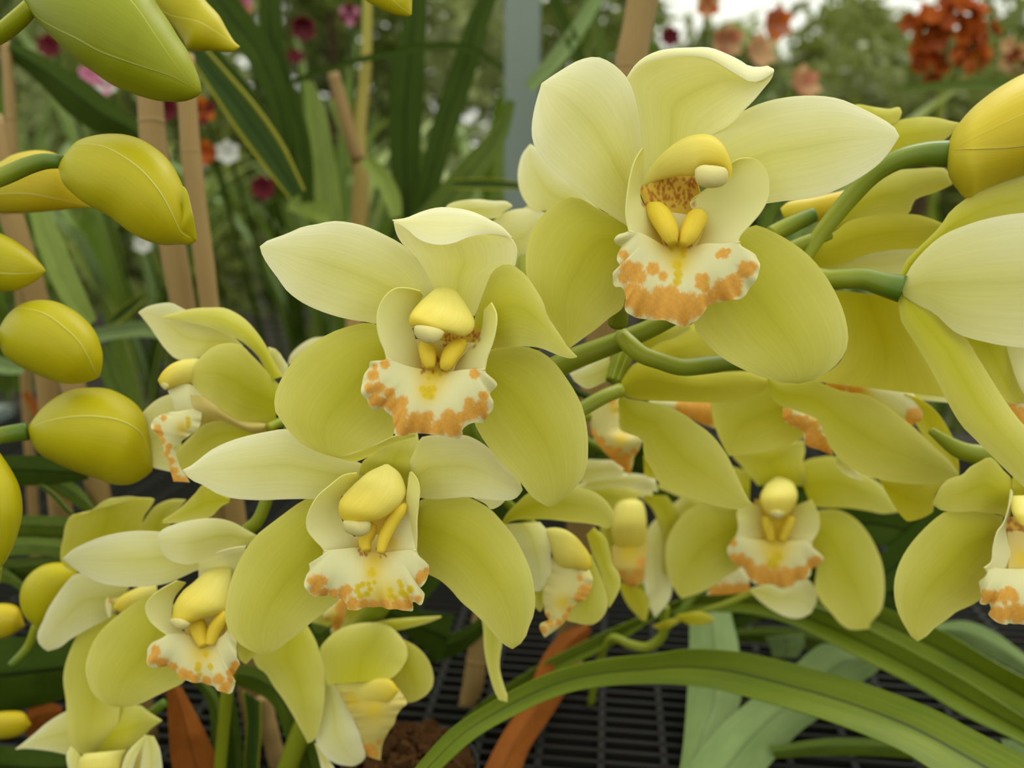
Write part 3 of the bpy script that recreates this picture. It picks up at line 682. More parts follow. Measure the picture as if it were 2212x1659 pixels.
cr('D2')
f = flower('orchid flower just right of the lower centre one, half hidden, seen from its left side', 316, '350,640')
pet(f, 'petal', '20,590 70,500 150,420 240,340 400,270 560,260 700,296 790,320 880,380 940,450 971,540 960,592',
    '30,605 100,572 180,558 300,555 450,562 600,580 740,592 860,617 920,640 960,594', (4, -2, -4, 2), 4, 2, 'petal2')
pet(f, 'petal', '30,600 100,700 160,820 210,920 250,1040 290,1172', '340,585 400,660 425,740 432,850 441,1000 441,1072 400,1150 330,1174', (4, 0, 0, 2), 4, 0)
pil(f, 'flower_column', '380,640 470,630 560,650 650,710 720,790 770,870 782,950', '410,760 440,850 480,930 540,977 640,982 740,1002 782,955', (4, -2, -6), .8)
lip(f, [('450,880 400,1080 370,1200 380,1300 390,1370 420,1420 350,1450 343,1490 378,1562', '760,990 792,1080 772,1150 740,1230 662,1270 600,1340 560,1420 500,1480 390,1562',
         dict(a=(2, -2, -4), c=5, nu=60, nv=40, rip=.6, base=np.array(lin((236, 228, 160)))))],
    O='710,1180,60 680,1220,50 740,1140,36 600,1330,36 560,1395,36 405,1380,26 372,1500,30 430,1450,32 500,1440,30 680,1060,26', S='530,1270,70')
pet(f, 'sepal', '780,860 840,1000 880,1120 915,1240 910,1330 850,1420 790,1457', '640,980 640,1150 600,1300 560,1410 650,1440 720,1457 790,1457', (8, 6, 8), 3, 0, 'petal2')
pet(f, 'sepal', '800,630 900,720 940,850 960,950 1020,1040 1022,1140 960,1270 930,1312', '740,690 790,850 850,1000 890,1150 915,1250 930,1312', (10, 10, 12), 2, 0, 'petal2')
pet(f, 'sepal', '290,1100 295,1200 300,1300 340,1345', '360,1100 372,1200 372,1300 345,1345', (12, 12, 12), 1, 0, 'petal2')
cr('D6')
pet(f, 'sepal', '440,-170 330,-20 262,110 272,190 276,270 300,380 330,452 356,458', '500,-120 420,20 348,120 342,230 330,330 346,400 360,440 358,457', (6, 6, 6, 4), 2, 0, 'petal2', label='narrow hanging sepal with a curled tip')
cr('D2')
strand(f.root, 'pedicel', '300,620,326,80 60,420,320,80 -120,260,300,70', M['pedicel'])

cr('PX')
f = flower('blurred orchid flower further back with only a fat yellow column and orange lip showing', 392, '1360,1120')
pil(f, 'flower_column', '1350,1074 1330,1085 1320,1118 1322,1160 1338,1205', '1360,1074 1388,1085 1397,1128 1393,1175 1376,1205', (4, -2, 2), .8, 'column')
lip(f, [('1322,1180 1326,1225 1345,1255 1364,1268', '1398,1170 1393,1230 1388,1260 1368,1268', dict(a=(0, -4, 0), c=4, nu=40, nv=26, base=np.array(lin((230, 210, 110)))))], O='1378,1240,14 1362,1256,14 1385,1215,11 1345,1240,9', S='1360,1190,22')
pet(f, 'petal', '1235,1052 1290,1030 1340,1022 1410,1028', '1250,1075 1300,1058 1350,1070 1410,1076', (6, 4, 6), 3, 0, 'petal')
pet(f, 'petal', '1262,1052 1300,1044 1345,1050 1386,1066', '1275,1076 1310,1096 1350,1096 1386,1068', (2, 0, 2), 2, 0, 'petal2', )
pet(f, 'sepal', '1380,1070 1410,1100 1425,1150 1418,1230 1395,1300', '1440,1070 1470,1120 1460,1220 1400,1302', (6, 8, 10), 3, 0, 'petal2')
pet(f, 'sepal', '1335,1260 1355,1305 1388,1342', '1372,1258 1402,1295 1396,1340', (8, 8, 8), 2, 0, 'petal3')
pet(f, 'sepal', '1290,1060 1295,1110 1300,1180 1320,1250', '1330,1070 1330,1120 1335,1190 1335,1262', (10, 10, 12), 2, 0, 'petal2')
strand(f.root, 'pedicel', '1362,1120,404,20 1340,1000,404,18 1200,920,380,16', M['pedicel'])

# ---- the flower turned away, right of the middle
cr('D1')
f = flower('orchid flower turned away right of the middle, long sepal hanging down to the right', 300, '900,570')
pet(f, 'petal', '905,500 940,440 1000,370 1120,340 1300,400 1450,440 1650,430 1850,425 1950,458 2032,492', '912,590 980,622 1130,640 1300,645 1500,652 1600,652 1750,642 1850,622 1955,572 2032,498', (0, 4, 8, 14), 5, 0, 'petal3')
pet(f, 'petal', '1000,180 1100,120 1250,70 1400,40', '1030,260 1150,245 1300,190 1420,90', (10, 12, 16), 2, 0, 'petal2')
pet(f, 'petal', '1060,300 1160,230 1300,150 1450,60', '1200,330 1400,330 1560,330 1720,320', (8, 12, 18), 3, 0, 'petal3')
pet(f, 'sepal', '905,600 960,628 1100,650 1250,690 1350,730 1450,800 1560,880 1640,970 1710,1080 1765,1200 1812,1300 1852,1380 1880,1410',
    '886,640 892,760 905,860 1062,930 1075,1050 1150,1180 1190,1260 1300,1322 1500,1392 1650,1432 1780,1450 1880,1412', (2, 2, 4, 10), 5, 4, 'petal2')
pet(f, 'petal', '820,300 760,330 650,380 520,440', '820,480 700,540 640,550 555,492', (8, 10, 12), 2, 0)
strand(f.root, 'pedicel', '900,560,298,110 780,610,294,110 620,700,290,112 450,800,285,110 200,860,280,110', M['pedicel'], groove=.05, n=28)
strand(f.root, 'bract', '850,500,302,130 872,430,303,140 905,340,304,160 935,240,306,180 950,140,308,170', M['bud_green'])

f = flower('orchid flower showing only its orange-edged lip under the turned-away one', 352, '900,820')
lip(f, [('650,640 660,700 680,830 700,920 760,1000 850,1090 920,1142 962,1192', '900,600 900,860 1062,910 1040,1000 1002,1060 990,1120 968,1192', dict(a=(4, 0, -3, 2), c=5, nu=70, nv=50, rip=.4, base=np.array(lin((234, 226, 160)))))],
    O='690,890,36 750,950,42 820,1020,46 870,1080,48 930,1125,42 940,1065,38 1000,1020,26 850,1030,36 890,1010,26 960,1165,24 830,640,30', S='900,930,60 860,700,50')
lip(f, [('1110,640 1250,640 1400,650 1620,655', '1120,660 1250,700 1350,740 1480,800 1610,850', dict(a=(6, 8, 10), c=2, nu=50, nv=20))], O='1480,700,100 1550,760,70 1370,690,60 1590,680,60', name='lip_margin')
pet(f, 'petal', '570,1100 640,1080 760,1085 850,1090 920,1150', '560,1240 660,1240 800,1215 915,1200', (6, 8, 8), 3, 0)
pet(f, 'petal', '1070,1050 1075,1120 1080,1215', '1110,1060 1150,1150 1165,1240', (10, 12, 14), 1, 0, 'petal3')
pet(f, 'petal', '640,1230 900,1190 1060,1200 1160,1230', '640,1310 850,1290 1000,1290 1180,1320', (10, 12, 12), 2, 0)
strand(f.root, 'pedicel', '900,800,366,60 600,760,350,56 300,720,330,50', M['pedicel'])

cr('D3')
f = flower('blurred orchid flower facing the camera at lower right under the hanging sepals', 382, '860,800')
pet(f, 'sepal', '740,720 640,600 590,540 640,520 720,520 800,505 900,480 1005,462', '1030,720 1005,580 1015,520 1006,464', (10, 6, 4, 4), -4, 0, 'petal2')
pet(f, 'petal', '980,660 1010,580 1100,555 1180,550 1260,590 1340,640 1420,690 1480,740 1530,830 1552,870', '1050,840 1150,846 1270,850 1380,866 1460,882 1552,873', (12, 6, 4, 8), 4, 0, 'petal2')
pet(f, 'petal', '700,640 560,600 400,560 250,540', '690,850 550,870 400,830 160,730', (12, 10, 12), 3, 0, 'petal2')
pet(f, 'sepal', '660,850 560,855 500,845 420,820 340,860 280,920 230,1000 205,1090 210,1180 230,1260 270,1335 300,1371', '680,1050 640,1110 640,1190 560,1240 500,1290 430,1330 300,1371', (14, 10, 10, 14), 4, 2, 'petal2')
pet(f, 'petal', '320,770 200,870 110,960 80,1060 75,1180 80,1290 100,1380 145,1482', '420,820 300,930 215,1080 220,1200 245,1300 230,1380 148,1482', (18, 18, 20), 2, 0)
pet(f, 'sepal', '1060,880 1100,862 1200,860 1290,900 1360,970 1420,1070 1460,1180 1473,1290 1465,1400 1440,1460 1392,1510 1380,1546', '1040,1060 1080,1130 1080,1220 1070,1300 1100,1380 1160,1450 1220,1520 1280,1552 1380,1546', (14, 10, 12, 16), 4, -2, 'petal2')
lp = lip(f, [
    ('650,800 622,880 630,960 620,1000 610,1030', '760,840 770,940 790,1010 810,1050', dict(a=(0, -3, -4), t=7, base=SIDE, base2=WHITE)),
    ('1050,800 1096,900 1092,980 1050,1050', '950,840 930,940 900,1010 880,1050', dict(a=(0, -3, -4), t=7, base=SIDE, base2=WHITE)),
    ('720,800 760,900 790,1060', '970,800 940,900 880,1060', dict(a=(4, 2, -4), c=-2, base=GOLD)),
    ('620,1010 720,1030 830,1040 940,1040 1050,1030',
     '620,1012 600,1030 580,1060 568,1100 590,1150 620,1180 660,1200 690,1250 722,1285 800,1290 870,1302 920,1312 940,1300 980,1272 1030,1250 1060,1200 1100,1170 1112,1130 1062,1090 1052,1032', dict(a=(-6, -6, -6), t=[3, 0, -3, 0, 3], c=3, nu=90, nv=40, frill=(.8, 6))),
], O='600,1050,22 605,1140,32 640,1150,42 690,1172,36 720,1222,46 780,1252,54 850,1252,54 920,1252,52 980,1230,42 1000,1212,32 1070,1165,42 1040,1180,28 880,1285,36 900,1215,30 780,1210,36', Y='820,1170,30 855,1130,30 840,1190,26', S='840,1040,110 840,1130,70 850,930,90')
strand(lp, 'callus', '790,900,378,50 800,960,377,60 820,1040,376,40', M['callus'], n=14)
strand(lp, 'callus', '930,900,378,50 910,960,377,60 880,1040,376,40', M['callus'], n=14)
cm = pil(f, 'flower_column', '845,668 785,720 752,800 790,880 835,912', '870,668 940,700 972,780 930,872 875,914', (8, -4, -10), .8)
pil(f, 'anther_cap', '810,868 850,860 900,870', '812,890 855,916 898,890', (-11, -12, -11), .9, 'cap', cm)
strand(f.root, 'pedicel', '860,760,396,60 600,1000,402,56 300,1450,406,50 200,1560,410,44', M['pedicel'])
strand(f.root, 'bract', '30,1230,400,60 80,1350,404,70 150,1450,406,56 210,1500,408,50', M['pedicel'])

f = flower('yellow and white lip and petal poking out low under the blurred right flower', 400, '800,1340')
lip(f, [('455,1330 560,1240 640,1194 692,1232', '445,1352 520,1350 620,1342 692,1325', dict(a=(0, -3, 0), c=3, nu=40, nv=20))], O='500,1330,40 560,1325,45 630,1320,40 680,1310,30')
pet(f, 'petal', '700,1315 800,1288 900,1315 960,1270 1020,1258 1070,1310 1082,1380 1050,1452', '700,1335 760,1392 830,1442 920,1482 990,1484 1050,1454', (0, -3, 0), 3, 0)
pet(f, 'petal', '270,1470 350,1450 430,1452 490,1490', '280,1495 360,1525 440,1522 490,1495', (4, 2, 4), 2, 0, 'petal3')
pet(f, 'petal', '130,1530 200,1500 290,1480', '180,1560 230,1540 300,1500', (6, 4, 4), 1, 0, 'petal3')
strand(f.root, 'pedicel', '720,1330,404,40 560,1400,406,36 300,1490,408,34 190,1560,410,44', M['pedicel'])

f = flower('orchid flower at right whose long sepal lies across an orange lip', 305, '900,140')
pet(f, 'sepal', '790,60 830,112 900,130 1060,110 1160,150 1250,180 1350,190 1450,240 1560,320 1660,400 1750,490 1840,570 1890,640 1902,656',
    '800,110 820,205 860,252 905,265 1000,300 1080,332 1120,400 1150,480 1200,552 1290,622 1400,672 1560,702 1700,712 1820,702 1902,660', (0, 2, 6, 14), 4, 3, 'petal2')
pet(f, 'petal', '1590,188 1680,220 1760,280 1830,370 1880,480 1902,600 1902,650', '1560,240 1640,340 1690,420 1760,510 1840,580 1900,652', (14, 18, 20), -3, 0, 'petal3')
lip(f, [('890,270 888,330 940,372 1000,402 1020,482 1100,512 1172,542', '980,270 1082,325 1125,400 1155,480 1174,542', dict(a=(12, 10, 12), c=3, nu=60, nv=30, rip=.5))], O='910,310,36 940,340,34 980,350,36 1010,380,36 1050,380,40 1060,430,44 1040,480,36 1100,470,46 1140,510,40 1160,535,30 1020,330,20', S='1080,350,40')
lip(f, [('1130,100 1270,110 1450,135 1600,150 1692,290 1688,330', '1140,160 1300,190 1400,215 1540,310 1620,372 1684,342', dict(a=(16, 16, 18), c=3, nu=60, nv=30))], O='1200,125,60 1300,150,50 1160,130,40 1640,320,50 1660,345,36', S='1340,170,60', name='lip_side_lobe')
pet(f, 'petal', '1560,140 1700,170 1840,186', '1580,200 1700,225 1842,240', (20, 20, 20), 1, 0)
pet(f, 'sepal', '1440,680 1560,700 1700,708 1810,698 1765,780 1752,868', '1470,730 1530,840 1580,905 1612,926 1700,902 1752,872', (16, 18, 18), 3, 0, 'petal3')
pet(f, 'petal', '900,80 700,120 480,190 475,300 510,420 570,545', '1080,300 1040,360 1020,400 1010,440 800,520 570,548', (22, 26, 30), 4, 0, 'petal2')
pet(f, 'petal', '1200,540 1260,580 1320,650', '1190,600 1250,660 1350,690', (12, 14, 14), 1, 0)
cr('PX')
strand(f.root, 'pedicel', '1340,722,272,34 1363,747,269,40 1387,766,268,39 1423,779,269,38 1471,793,271,38 1529,789,274,38 1587,783,278,36 1640,790,284,32 1666,803,296,26', M['pedicel'], groove=.05, n=30)

# ---- behind and right of the upper right flower
cr('C8')
f = flower('orchid flower tucked behind the upper right one, seen from the back', 288, '260,560')
pet(f, 'sepal', '330,140 370,122 440,133 500,140 538,133 547,152', '340,190 400,190 470,205 505,198 536,182 547,156', (10, 8, 8), 2, 0, 'petal2')
pet(f, 'petal', '470,200 505,194 560,180 640,172 690,175 740,188 778,196', '430,350 520,320 600,300 680,284 740,244 778,200', (10, 8, 8), 3, 0, 'petal2')
pet(f, 'petal', '260,600 360,470 480,395 520,385 600,378 720,376 738,400 748,436', '240,640 300,610 380,575 480,560 572,560 600,502 680,472 748,440', (4, 4, 8), 4, 0, 'petal2')
pet(f, 'sepal', '200,660 280,630 330,590 400,570 500,560 600,560 660,575 718,600', '150,730 220,770 300,760 400,720 500,700 620,692 660,665 718,604', (2, 3, 6), 4, 0, 'petal3')
pet(f, 'sepal', '180,800 225,768 300,730 400,700 500,686 640,680', '190,830 300,835 400,820 540,820 640,740', (8, 10, 12), 3, 0, 'petal')
pil(f, 'ovary', '65,535 100,508 200,490 330,460', '82,582 150,602 200,590 280,590', (6, 8, 10), .8, 'bud_warm')
pet(f, 'petal', '270,860 320,960 335,1050 300,1150 190,1222', '550,890 565,990 612,1080 672,1180 740,1290', (8, 12, 14), 4, 0, 'petal3')
strand(f.root, 'pedicel', '30,640,290,70 110,600,290,70 200,560,290,60', M['pedicel'])

f = flower('big orchid flower cut by the right edge, seen from behind with a long drooping sepal', 262, '550,850')
pet(f, 'sepal', '545,815 560,755 620,690 700,610 740,550 800,500 900,440 1036,398 1150,390 1260,430 1330,520', '552,860 600,760 700,680 800,640 900,610 1036,600 1150,610 1250,590 1330,524', (2, 2, 6, 10), 4, 2, 'petal2')
pet(f, 'petal', '548,840 600,748 700,650 800,604 900,574 1036,554 1160,565 1290,650 1360,800', '556,882 612,916 682,952 742,1012 792,1042 862,1062 960,1082 1060,1090 1160,1090 1290,1000 1360,804', (0, -6, -8, -4), 6, 2)
pet(f, 'petal', '790,1040 850,1130 910,1230 965,1305 1060,1320', '965,1070 985,1140 1012,1220 1060,1290', (10, 10, 12), 3, 0, 'petal2')
pet(f, 'sepal', '543,850 543,970 590,1052 640,1132 700,1242 740,1322 790,1402 840,1452 900,1512 960,1572 1080,1680 1180,1720', '570,890 622,920 702,960 762,1022 802,1052 852,1132 902,1212 952,1292 1002,1362 1100,1480 1182,1718', (2, -1, -2, 4), 5, 2, 'petal2')
lip(f, [('964,1075 985,1150 1010,1222 1040,1275 1100,1320', '1140,1075 1140,1150 1140,1250 1130,1320', dict(a=(10, 6, 4), c=3)),
        ('940,1300 992,1372 1050,1450', '1050,1260 1090,1350 1120,1450', dict(a=(14, 12, 12), c=2))], O='1020,1355,32 1036,1390,28 990,1330,20')
strand(f.root, 'pedicel', '180,800,272,72 250,815,270,76 320,815,268,80 400,815,266,86 480,838,264,96 552,856,262,112', M['pedicel'], groove=.08, n=30)

cr('D4')
f = flower('orchid flower low on the right edge, rounded left sepal and lip half out of view', 282, '920,560')
pet(f, 'petal', '920,470 905,425 850,370 800,310 755,279 690,310 620,350 570,400 490,425 440,462 400,530 372,600', '880,700 820,672 740,661 640,651 560,656 470,650 420,640 374,606', (12, 6, 4, 8), 4, 0, 'petal2')
pet(f, 'sepal', '850,690 740,658 640,650 470,650 400,690 320,760 220,870 150,980 110,1090 98,1190 110,1290 140,1380 180,1450 230,1530 260,1546',
    '820,900 800,1050 740,1150 712,1220 682,1266 600,1312 530,1342 470,1390 380,1452 320,1512 260,1546', (14, 8, 8, 12), 5, 3, 'petal2')
pet(f, 'sepal', '905,580 912,460 940,360', '1120,600 1150,480 1160,360', (12, 10, 8), -2, 0, 'petal3')
pet(f, 'petal', '1100,500 1200,420 1330,380 1450,420', '1130,660 1250,650 1380,580 1450,440', (12, 6, 6), 3, 0, 'petal2')
pet(f, 'sepal', '1150,800 1300,760 1420,880 1440,1100 1380,1350', '1140,1000 1180,1180 1260,1300 1380,1360', (12, 8, 12), 3, 0, 'petal2')
lp = lip(f, [
    ('905,500 885,640 850,740 812,790 782,900 770,1000 722,1040', '915,520 900,660 868,760 880,860 900,950 900,1060', dict(a=(0, -4, -6), t=5)),
    ('868,690 880,800 900,960', '1080,690 1080,800 1050,960', dict(a=(6, 4, 0), c=-2, base=GOLD)),
    ('880,790 890,900 890,1060', '1100,780 1100,900 1100,1060', dict(a=(2, -2, -6), c=-3, base=np.array(lin((234, 218, 140))))),
    ('720,1040 900,1050 1000,1050 1200,1040', '720,1042 742,1100 700,1150 700,1220 682,1272 702,1292 770,1292 776,1332 764,1372 800,1412 880,1427 1000,1430 1100,1440 1200,1300 1240,1200', dict(a=(-6, -7, -6), t=[2, -2, -3], c=3, nu=90, nv=50, frill=(.9, 5))),
], O='740,1240,48 790,1240,44 850,1232,44 900,1222,48 925,1250,34 880,1188,22 820,1360,54 890,1350,54 960,1370,54 1000,1340,46 940,1320,44 860,1280,20 1060,1330,60 1120,1260,50', S='980,980,70', K=specks(870, 690, 1000, 790, 36, 10, 12))
pil(f, 'flower_column', '915,545 900,600 920,680 960,740 1010,770', '1060,540 1100,600 1110,700 1080,760 1030,775', (4, -6, -11), .8)
strand(f.root, 'pedicel', '1000,600,296,60 1100,400,298,56 1150,250,298,50', M['pedicel'])

cr('C2')
f = flower('orchid flower between the two uppermost ones, only pale petal edges showing', 304, '1430,330')
pet(f, 'sepal', '1000,150 1010,105 1080,80 1170,74 1250,82 1310,84 1341,104', '1050,220 1110,180 1180,172 1262,166 1292,140 1341,110', (8, 4, 4), 3, 2)
pet(f, 'petal', '1200,230 1240,190 1300,142 1380,122 1460,124 1530,150', '1240,420 1340,440 1430,420 1480,340 1530,160', (8, 6, 8), 3, 0)
cr('C1')
pet(f, 'petal', '320,900 180,800 112,794 70,750 45,690 40,620 60,540 98,492', '420,800 320,690 220,600 140,520 98,494', (8, 6, 6), 3, 0)
pet(f, 'petal', '100,760 60,790 20,800 -20,810', '120,1000 60,1040 0,1040 -60,1000', (10, 8, 8), 2, 0)
strand(f.root, 'pedicel', '60,1000,312,60 100,1250,300,56 120,1420,282,50', M['pedicel'])

cr('C5')
f = flower('orchid flower hidden behind the middle flower, one pale petal edge showing at its left', 330, '1500,480')
pet(f, 'petal', '1640,340 1460,358 1380,368 1290,418 1222,488 1205,545', '1640,600 1500,600 1350,600 1205,550', (8, 6, 8), 3, 0)
strand(f.root, 'pedicel', '1620,480,340,60 1800,700,330,56 1900,1000,310,50', M['pedicel'])

# ---------------------------------------------------------------- buds
cr('C6')
f = bud('large green bud at the top left corner pointing down right', 252, '160,-30',
    '150,-60 140,-30 160,0 210,90 280,180 380,280 490,380 600,460 720,540 860,600 1000,640 1120,650 1200,641 1262,614 1284,588',
    '150,-62 300,-210 520,-270 760,-210 940,-70 1000,25 1080,140 1140,240 1200,330 1250,440 1280,530 1286,586',
    ['150,-60 190,20 250,110 380,190 500,250 620,320 750,370 900,420 1050,470 1180,540 1275,598', '150,-62 450,-180 700,-120 840,0 920,120 980,230 1050,350 1110,450 1190,545 1275,597'], k=.9, m='bud_green')
strand(f.root, 'pedicel', '-330,330,262,110 -120,270,258,110 0,215,255,112 120,120,253,112 200,40,252,100', M['bud_green'])
f = bud('bright yellow bud half behind the large green bud, pointing right', 288, '950,-60', '850,-200 880,-80 980,20 1100,150 1170,250 1212,317 1350,322 1490,327 1532,302', '850,-202 1050,-230 1220,-140 1310,0 1400,100 1450,190 1500,270 1533,298',
    ['850,-200 960,-60 1040,70 1260,130 1450,250 1531,300'], k=.8, m='bud')
strand(f.root, 'pedicel', '1060,-80,290,90 900,-200,290,90 700,-300,290,90', M['pedicel'])
f = bud('plump yellow bud hanging in front of the bamboo canes at upper left', 264, '380,1060',
    '378,1045 400,1015 440,960 500,902 600,870 700,858 800,864 900,894 1000,955 1080,1030 1130,1110 1172,1202 1200,1290 1235,1420 1256,1530',
    '376,1075 400,1162 450,1222 550,1302 700,1382 830,1482 950,1542 1050,1566 1150,1562 1220,1562 1257,1536',
    ['390,1030 440,985 500,942 600,935 700,955 800,1010 900,1090 980,1190 1030,1280 1070,1380 1115,1470 1250,1534'], k=.95)
pet(f, 'sepal', '1165,1190 1190,1210 1217,1300 1241,1420 1258,1534', '1160,1350 1150,1440 1095,1530 1160,1535 1258,1538', (-6, -5, -1), 3, 3, 'bud', 18, 9, 0)
strand(f.root, 'pedicel', '-250,1220,262,110 -60,1160,262,110 60,1112,263,112 180,1060,264,108 290,1032,265,100 400,1035,264,84', M['pedicel'], groove=.04)
f = bud('yellow bud behind the hanging one at the left edge', 302, '-60,1200', '-80,1080 0,1040 90,990 250,964 380,1000 480,1150 582,1319', '-80,1350 0,1362 150,1362 350,1346 500,1331 583,1323', ['-80,1250 150,1240 350,1270 582,1321'], k=.8, m='bud_warm')
strand(f.root, 'pedicel', '-60,1210,302,110 -200,1230,290,100 -400,1260,270,90', M['pedicel'])
cr('C7')
f = bud('yellow bud tip at the left edge above the round bud', 288, '-60,150', '-90,60 -30,35 0,45 60,76 120,121 165,171 179,191', '-90,260 -30,280 0,276 60,271 110,251 150,226 180,194', ['-90,190 0,205 90,205 178,193'], k=.9)
strand(f.root, 'pedicel', '-60,160,288,60 -150,180,280,60 -240,200,272,60', M['pedicel'])
f = bud('round yellow bud at the left edge, tip turned down right', 288, '-10,450', '-8,440 10,400 40,360 90,325 150,311 220,317 290,350 340,390 380,440 402,500 408,535 404,580 396,612', '-8,450 12,522 60,562 120,592 190,622 250,640 310,641 372,627 394,614',
    ['0,430 50,345 100,345 170,365 230,410 280,460 320,530 352,578 390,612'], k=1)
strand(f.root, 'pedicel', '0,450,290,60 -100,470,282,60 -230,500,272,60', M['pedicel'])
f = bud('plump ribbed yellow bud beside the side-facing flower at left', 300, '110,830', '110,820 160,750 220,700 290,668 370,660 430,665 490,690 540,725 572,770 592,850 606,940 606,985', '111,840 150,912 210,952 300,992 380,1017 450,1042 520,1042 572,1017 604,990',
    ['115,828 200,805 300,785 400,780 500,800 570,860 605,985'], k=1, a=(0, 0, 2))
strand(f.root, 'pedicel', '-230,900,280,66 -100,880,288,68 0,850,296,70 110,832,300,74', M['pedicel'])
f = bud('tall yellow-green bud cut by the left edge beside dark leaves', 272, '-10,1380', '-14,1385 -100,1290 -142,1150 -120,1000 -24,895', '-8,1385 30,1335 60,1270 85,1180 88,1120 75,1050 40,980 -18,896', ['-10,1380 0,1200 -20,900'], k=1)
strand(f.root, 'pedicel', '-10,1370,272,34 -20,1440,276,30 -120,1560,276,34', M['pedicel'])
cr('C4')
f = bud('rounded yellow bud peeping out behind the pale petals at lower left', 340, '180,880', '200,890 150,850 120,800 108,730 125,660 170,600 240,556 330,544 420,570', '215,895 260,850 330,760 400,680 425,580', [], k=.9)
strand(f.root, 'pedicel', '200,880,344,50 150,1000,346,46 60,1100,344,44', M['pedicel'])
f = bud('olive yellow bud at the left edge over the broad dark leaf', 352, '-40,880', '-60,800 -20,770 50,768 100,790 132,880', '-60,960 0,955 60,935 132,886', ['-60,870 40,850 131,883'], k=.9, m='bud_warm')
strand(f.root, 'pedicel', '-50,880,352,60 -160,900,340,56', M['pedicel'])
f = bud('olive yellow bud low at the left edge under the broad leaf', 362, '-40,1430', '-60,1360 60,1350 130,1360 168,1420', '-60,1500 40,1500 120,1475 168,1424', [], k=.8, m='bud_warm')
strand(f.root, 'pedicel', '-50,1430,362,60 -160,1450,350,56', M['pedicel'])
cr('D7')
f = bud('small tip of a yellow bud at the top edge centre', 280, '870,-120', '760,-120 800,-60 870,5 950,50 1010,72 1062,77 1079,70', '960,-160 1040,-100 1080,-30 1082,20 1080,68', ['860,-140 960,-40 1079,69'], k=.8)
strand(f.root, 'pedicel', '860,-130,280,50 700,-260,280,46 200,-500,280,46 -600,-500,275,50', M['pedicel'])
cr('C8')
f = bud('large golden bud at the upper right edge on a curved green stalk', 268, '735,320', '732,300 745,255 770,208 830,138 900,80 960,40 1036,0 1130,-30 1230,-20 1330,60 1370,150', '730,345 740,412 782,472 812,502 860,472 950,432 1036,402 1130,370 1250,300 1370,155',
    ['735,315 800,305 900,245 1036,160 1130,120 1250,110 1368,152', '735,330 800,307 900,301 1036,290 1130,270 1250,220 1368,154'], k=.95, m='bud_warm')
strand(f.root, 'pedicel', '150,760,280,50 215,650,279,64 262,590,278,68 350,485,276,74 440,395,273,78 540,340,270,82 640,318,269,92 740,318,268,104 790,312,268,70', M['pedicel'], groove=.05, n=34)
# ---------------------------------------------------------------- spray stalks, canes, strap leaves
cr('PX')
BENCH_Z = 0.82
def stalk(label, s, nodes=(), n=60):
    p = P(s)
    r = thing('flower_stalk', label, 'stalk', U(*[np.array(q) for q in (p[-1][0], p[-1][1], p[-1][2] / 1000)]), 'flower stalks')
    o = strand(r, 'stem', s, M['stem'], n=n, nv=14)
    return r
stalk('thick green stalk rising to the right behind the upper right flower',
      '1792,504,280,28 1710,538,280,34 1580,610,279,36 1425,700,280,40 1340,737,281,44 1240,775,283,48 1190,800,285,50 1100,860,288,54 1030,950,294,54 960,1080,304,54 860,1250,330,50 740,1420,360,48 660,1560,372,46 600,1720,380,44')
stalk('green stalk low at the left carrying the side-facing flower',
      '640,880,306,22 600,1000,306,24 560,1120,308,28 525,1160,310,30 520,1300,330,30 490,1500,352,26 470,1720,372,26')
stalk('green stalk at the right edge behind the drooping sepal',
      '2010,930,300,16 2080,975,300,40 2150,985,300,44 2300,1010,305,46 2480,1120,330,46 2600,1600,380,46')
stalk('thin green stalk curving under the blurred right flower',
      '1440,1310,404,14 1432,1370,408,20 1400,1398,412,22 1360,1392,416,20 1320,1378,420,16 1290,1450,440,16 1270,1560,460,16')
stalk('long flower stalk beyond the left edge bearing the buds', '-220,-600,275,26 -190,0,272,30 -150,450,270,34 -140,900,274,38 -100,1300,300,40 -40,1700,350,42')

def cane(label, s, d, top=None, grp='bamboo canes', nodes=()):
    """bamboo cane through two or more frame points carried on down to the bench; rings at the joints are parts"""
    p = P(s)
    pts = U(p[:, 0], p[:, 1], p[:, 2] / 1000)
    dirv = pts[-1] - pts[-2]; dirv /= np.linalg.norm(dirv)
    if dirv[2] > -.3: dirv = np.array([dirv[0] * .3, dirv[1] * .3, -1.0])
    t = (pts[-1][2] - BENCH_Z - .004) / -dirv[2]
    pts = np.vstack([pts, pts[-1] + dirv * max(t, .01)])
    r0 = p[0][3] / 2 / FPX * p[0][2] / 1000
    W = np.array([np.interp(np.linspace(0, len(pts) - 1, 40), range(len(pts)), pts[:, k]) for k in range(3)]).T
    rt = thing('bamboo_cane', label, 'cane', pts[-1], grp)
    rad = r0 * (1 + .03 * np.sin(np.linspace(0, 30, 40)))
    G, uv = tube(W, rad, 14); mb = MB(); capped(mb, G, uv)
    put('culm', mb.mesh('culm', pts[-1]), M['cane'], rt)
    L = np.concatenate([[0], np.cumsum(np.linalg.norm(np.diff(W, axis=0), axis=1))])
    s_ = .05
    while s_ < L[-1]:
        c = np.array([np.interp([s_ - .0015, s_ - .0005, s_ + .0005, s_ + .0015], L, W[:, k]) for k in range(3)]).T
        G, uv = tube(c, [r0 * 1.0, r0 * 1.05, r0 * 1.05, r0 * 1.0], 14); mb = MB(); mb.grid(G, uv, wrap=True)
        put('joint_ring', mb.mesh('joint_ring', pts[-1]), M['cane'], rt)
        s_ += .11
    return rt
cane('thick bamboo cane just under the big green bud, left of a thinner one', '315,60,420,54 330,300,420,55 385,600,420,55 420,800,420,52', 420)
cane('thinner bamboo cane right of the thick one under the big green bud', '398,120,410,42 412,330,410,44 445,600,410,48 470,800,410,48', 410)
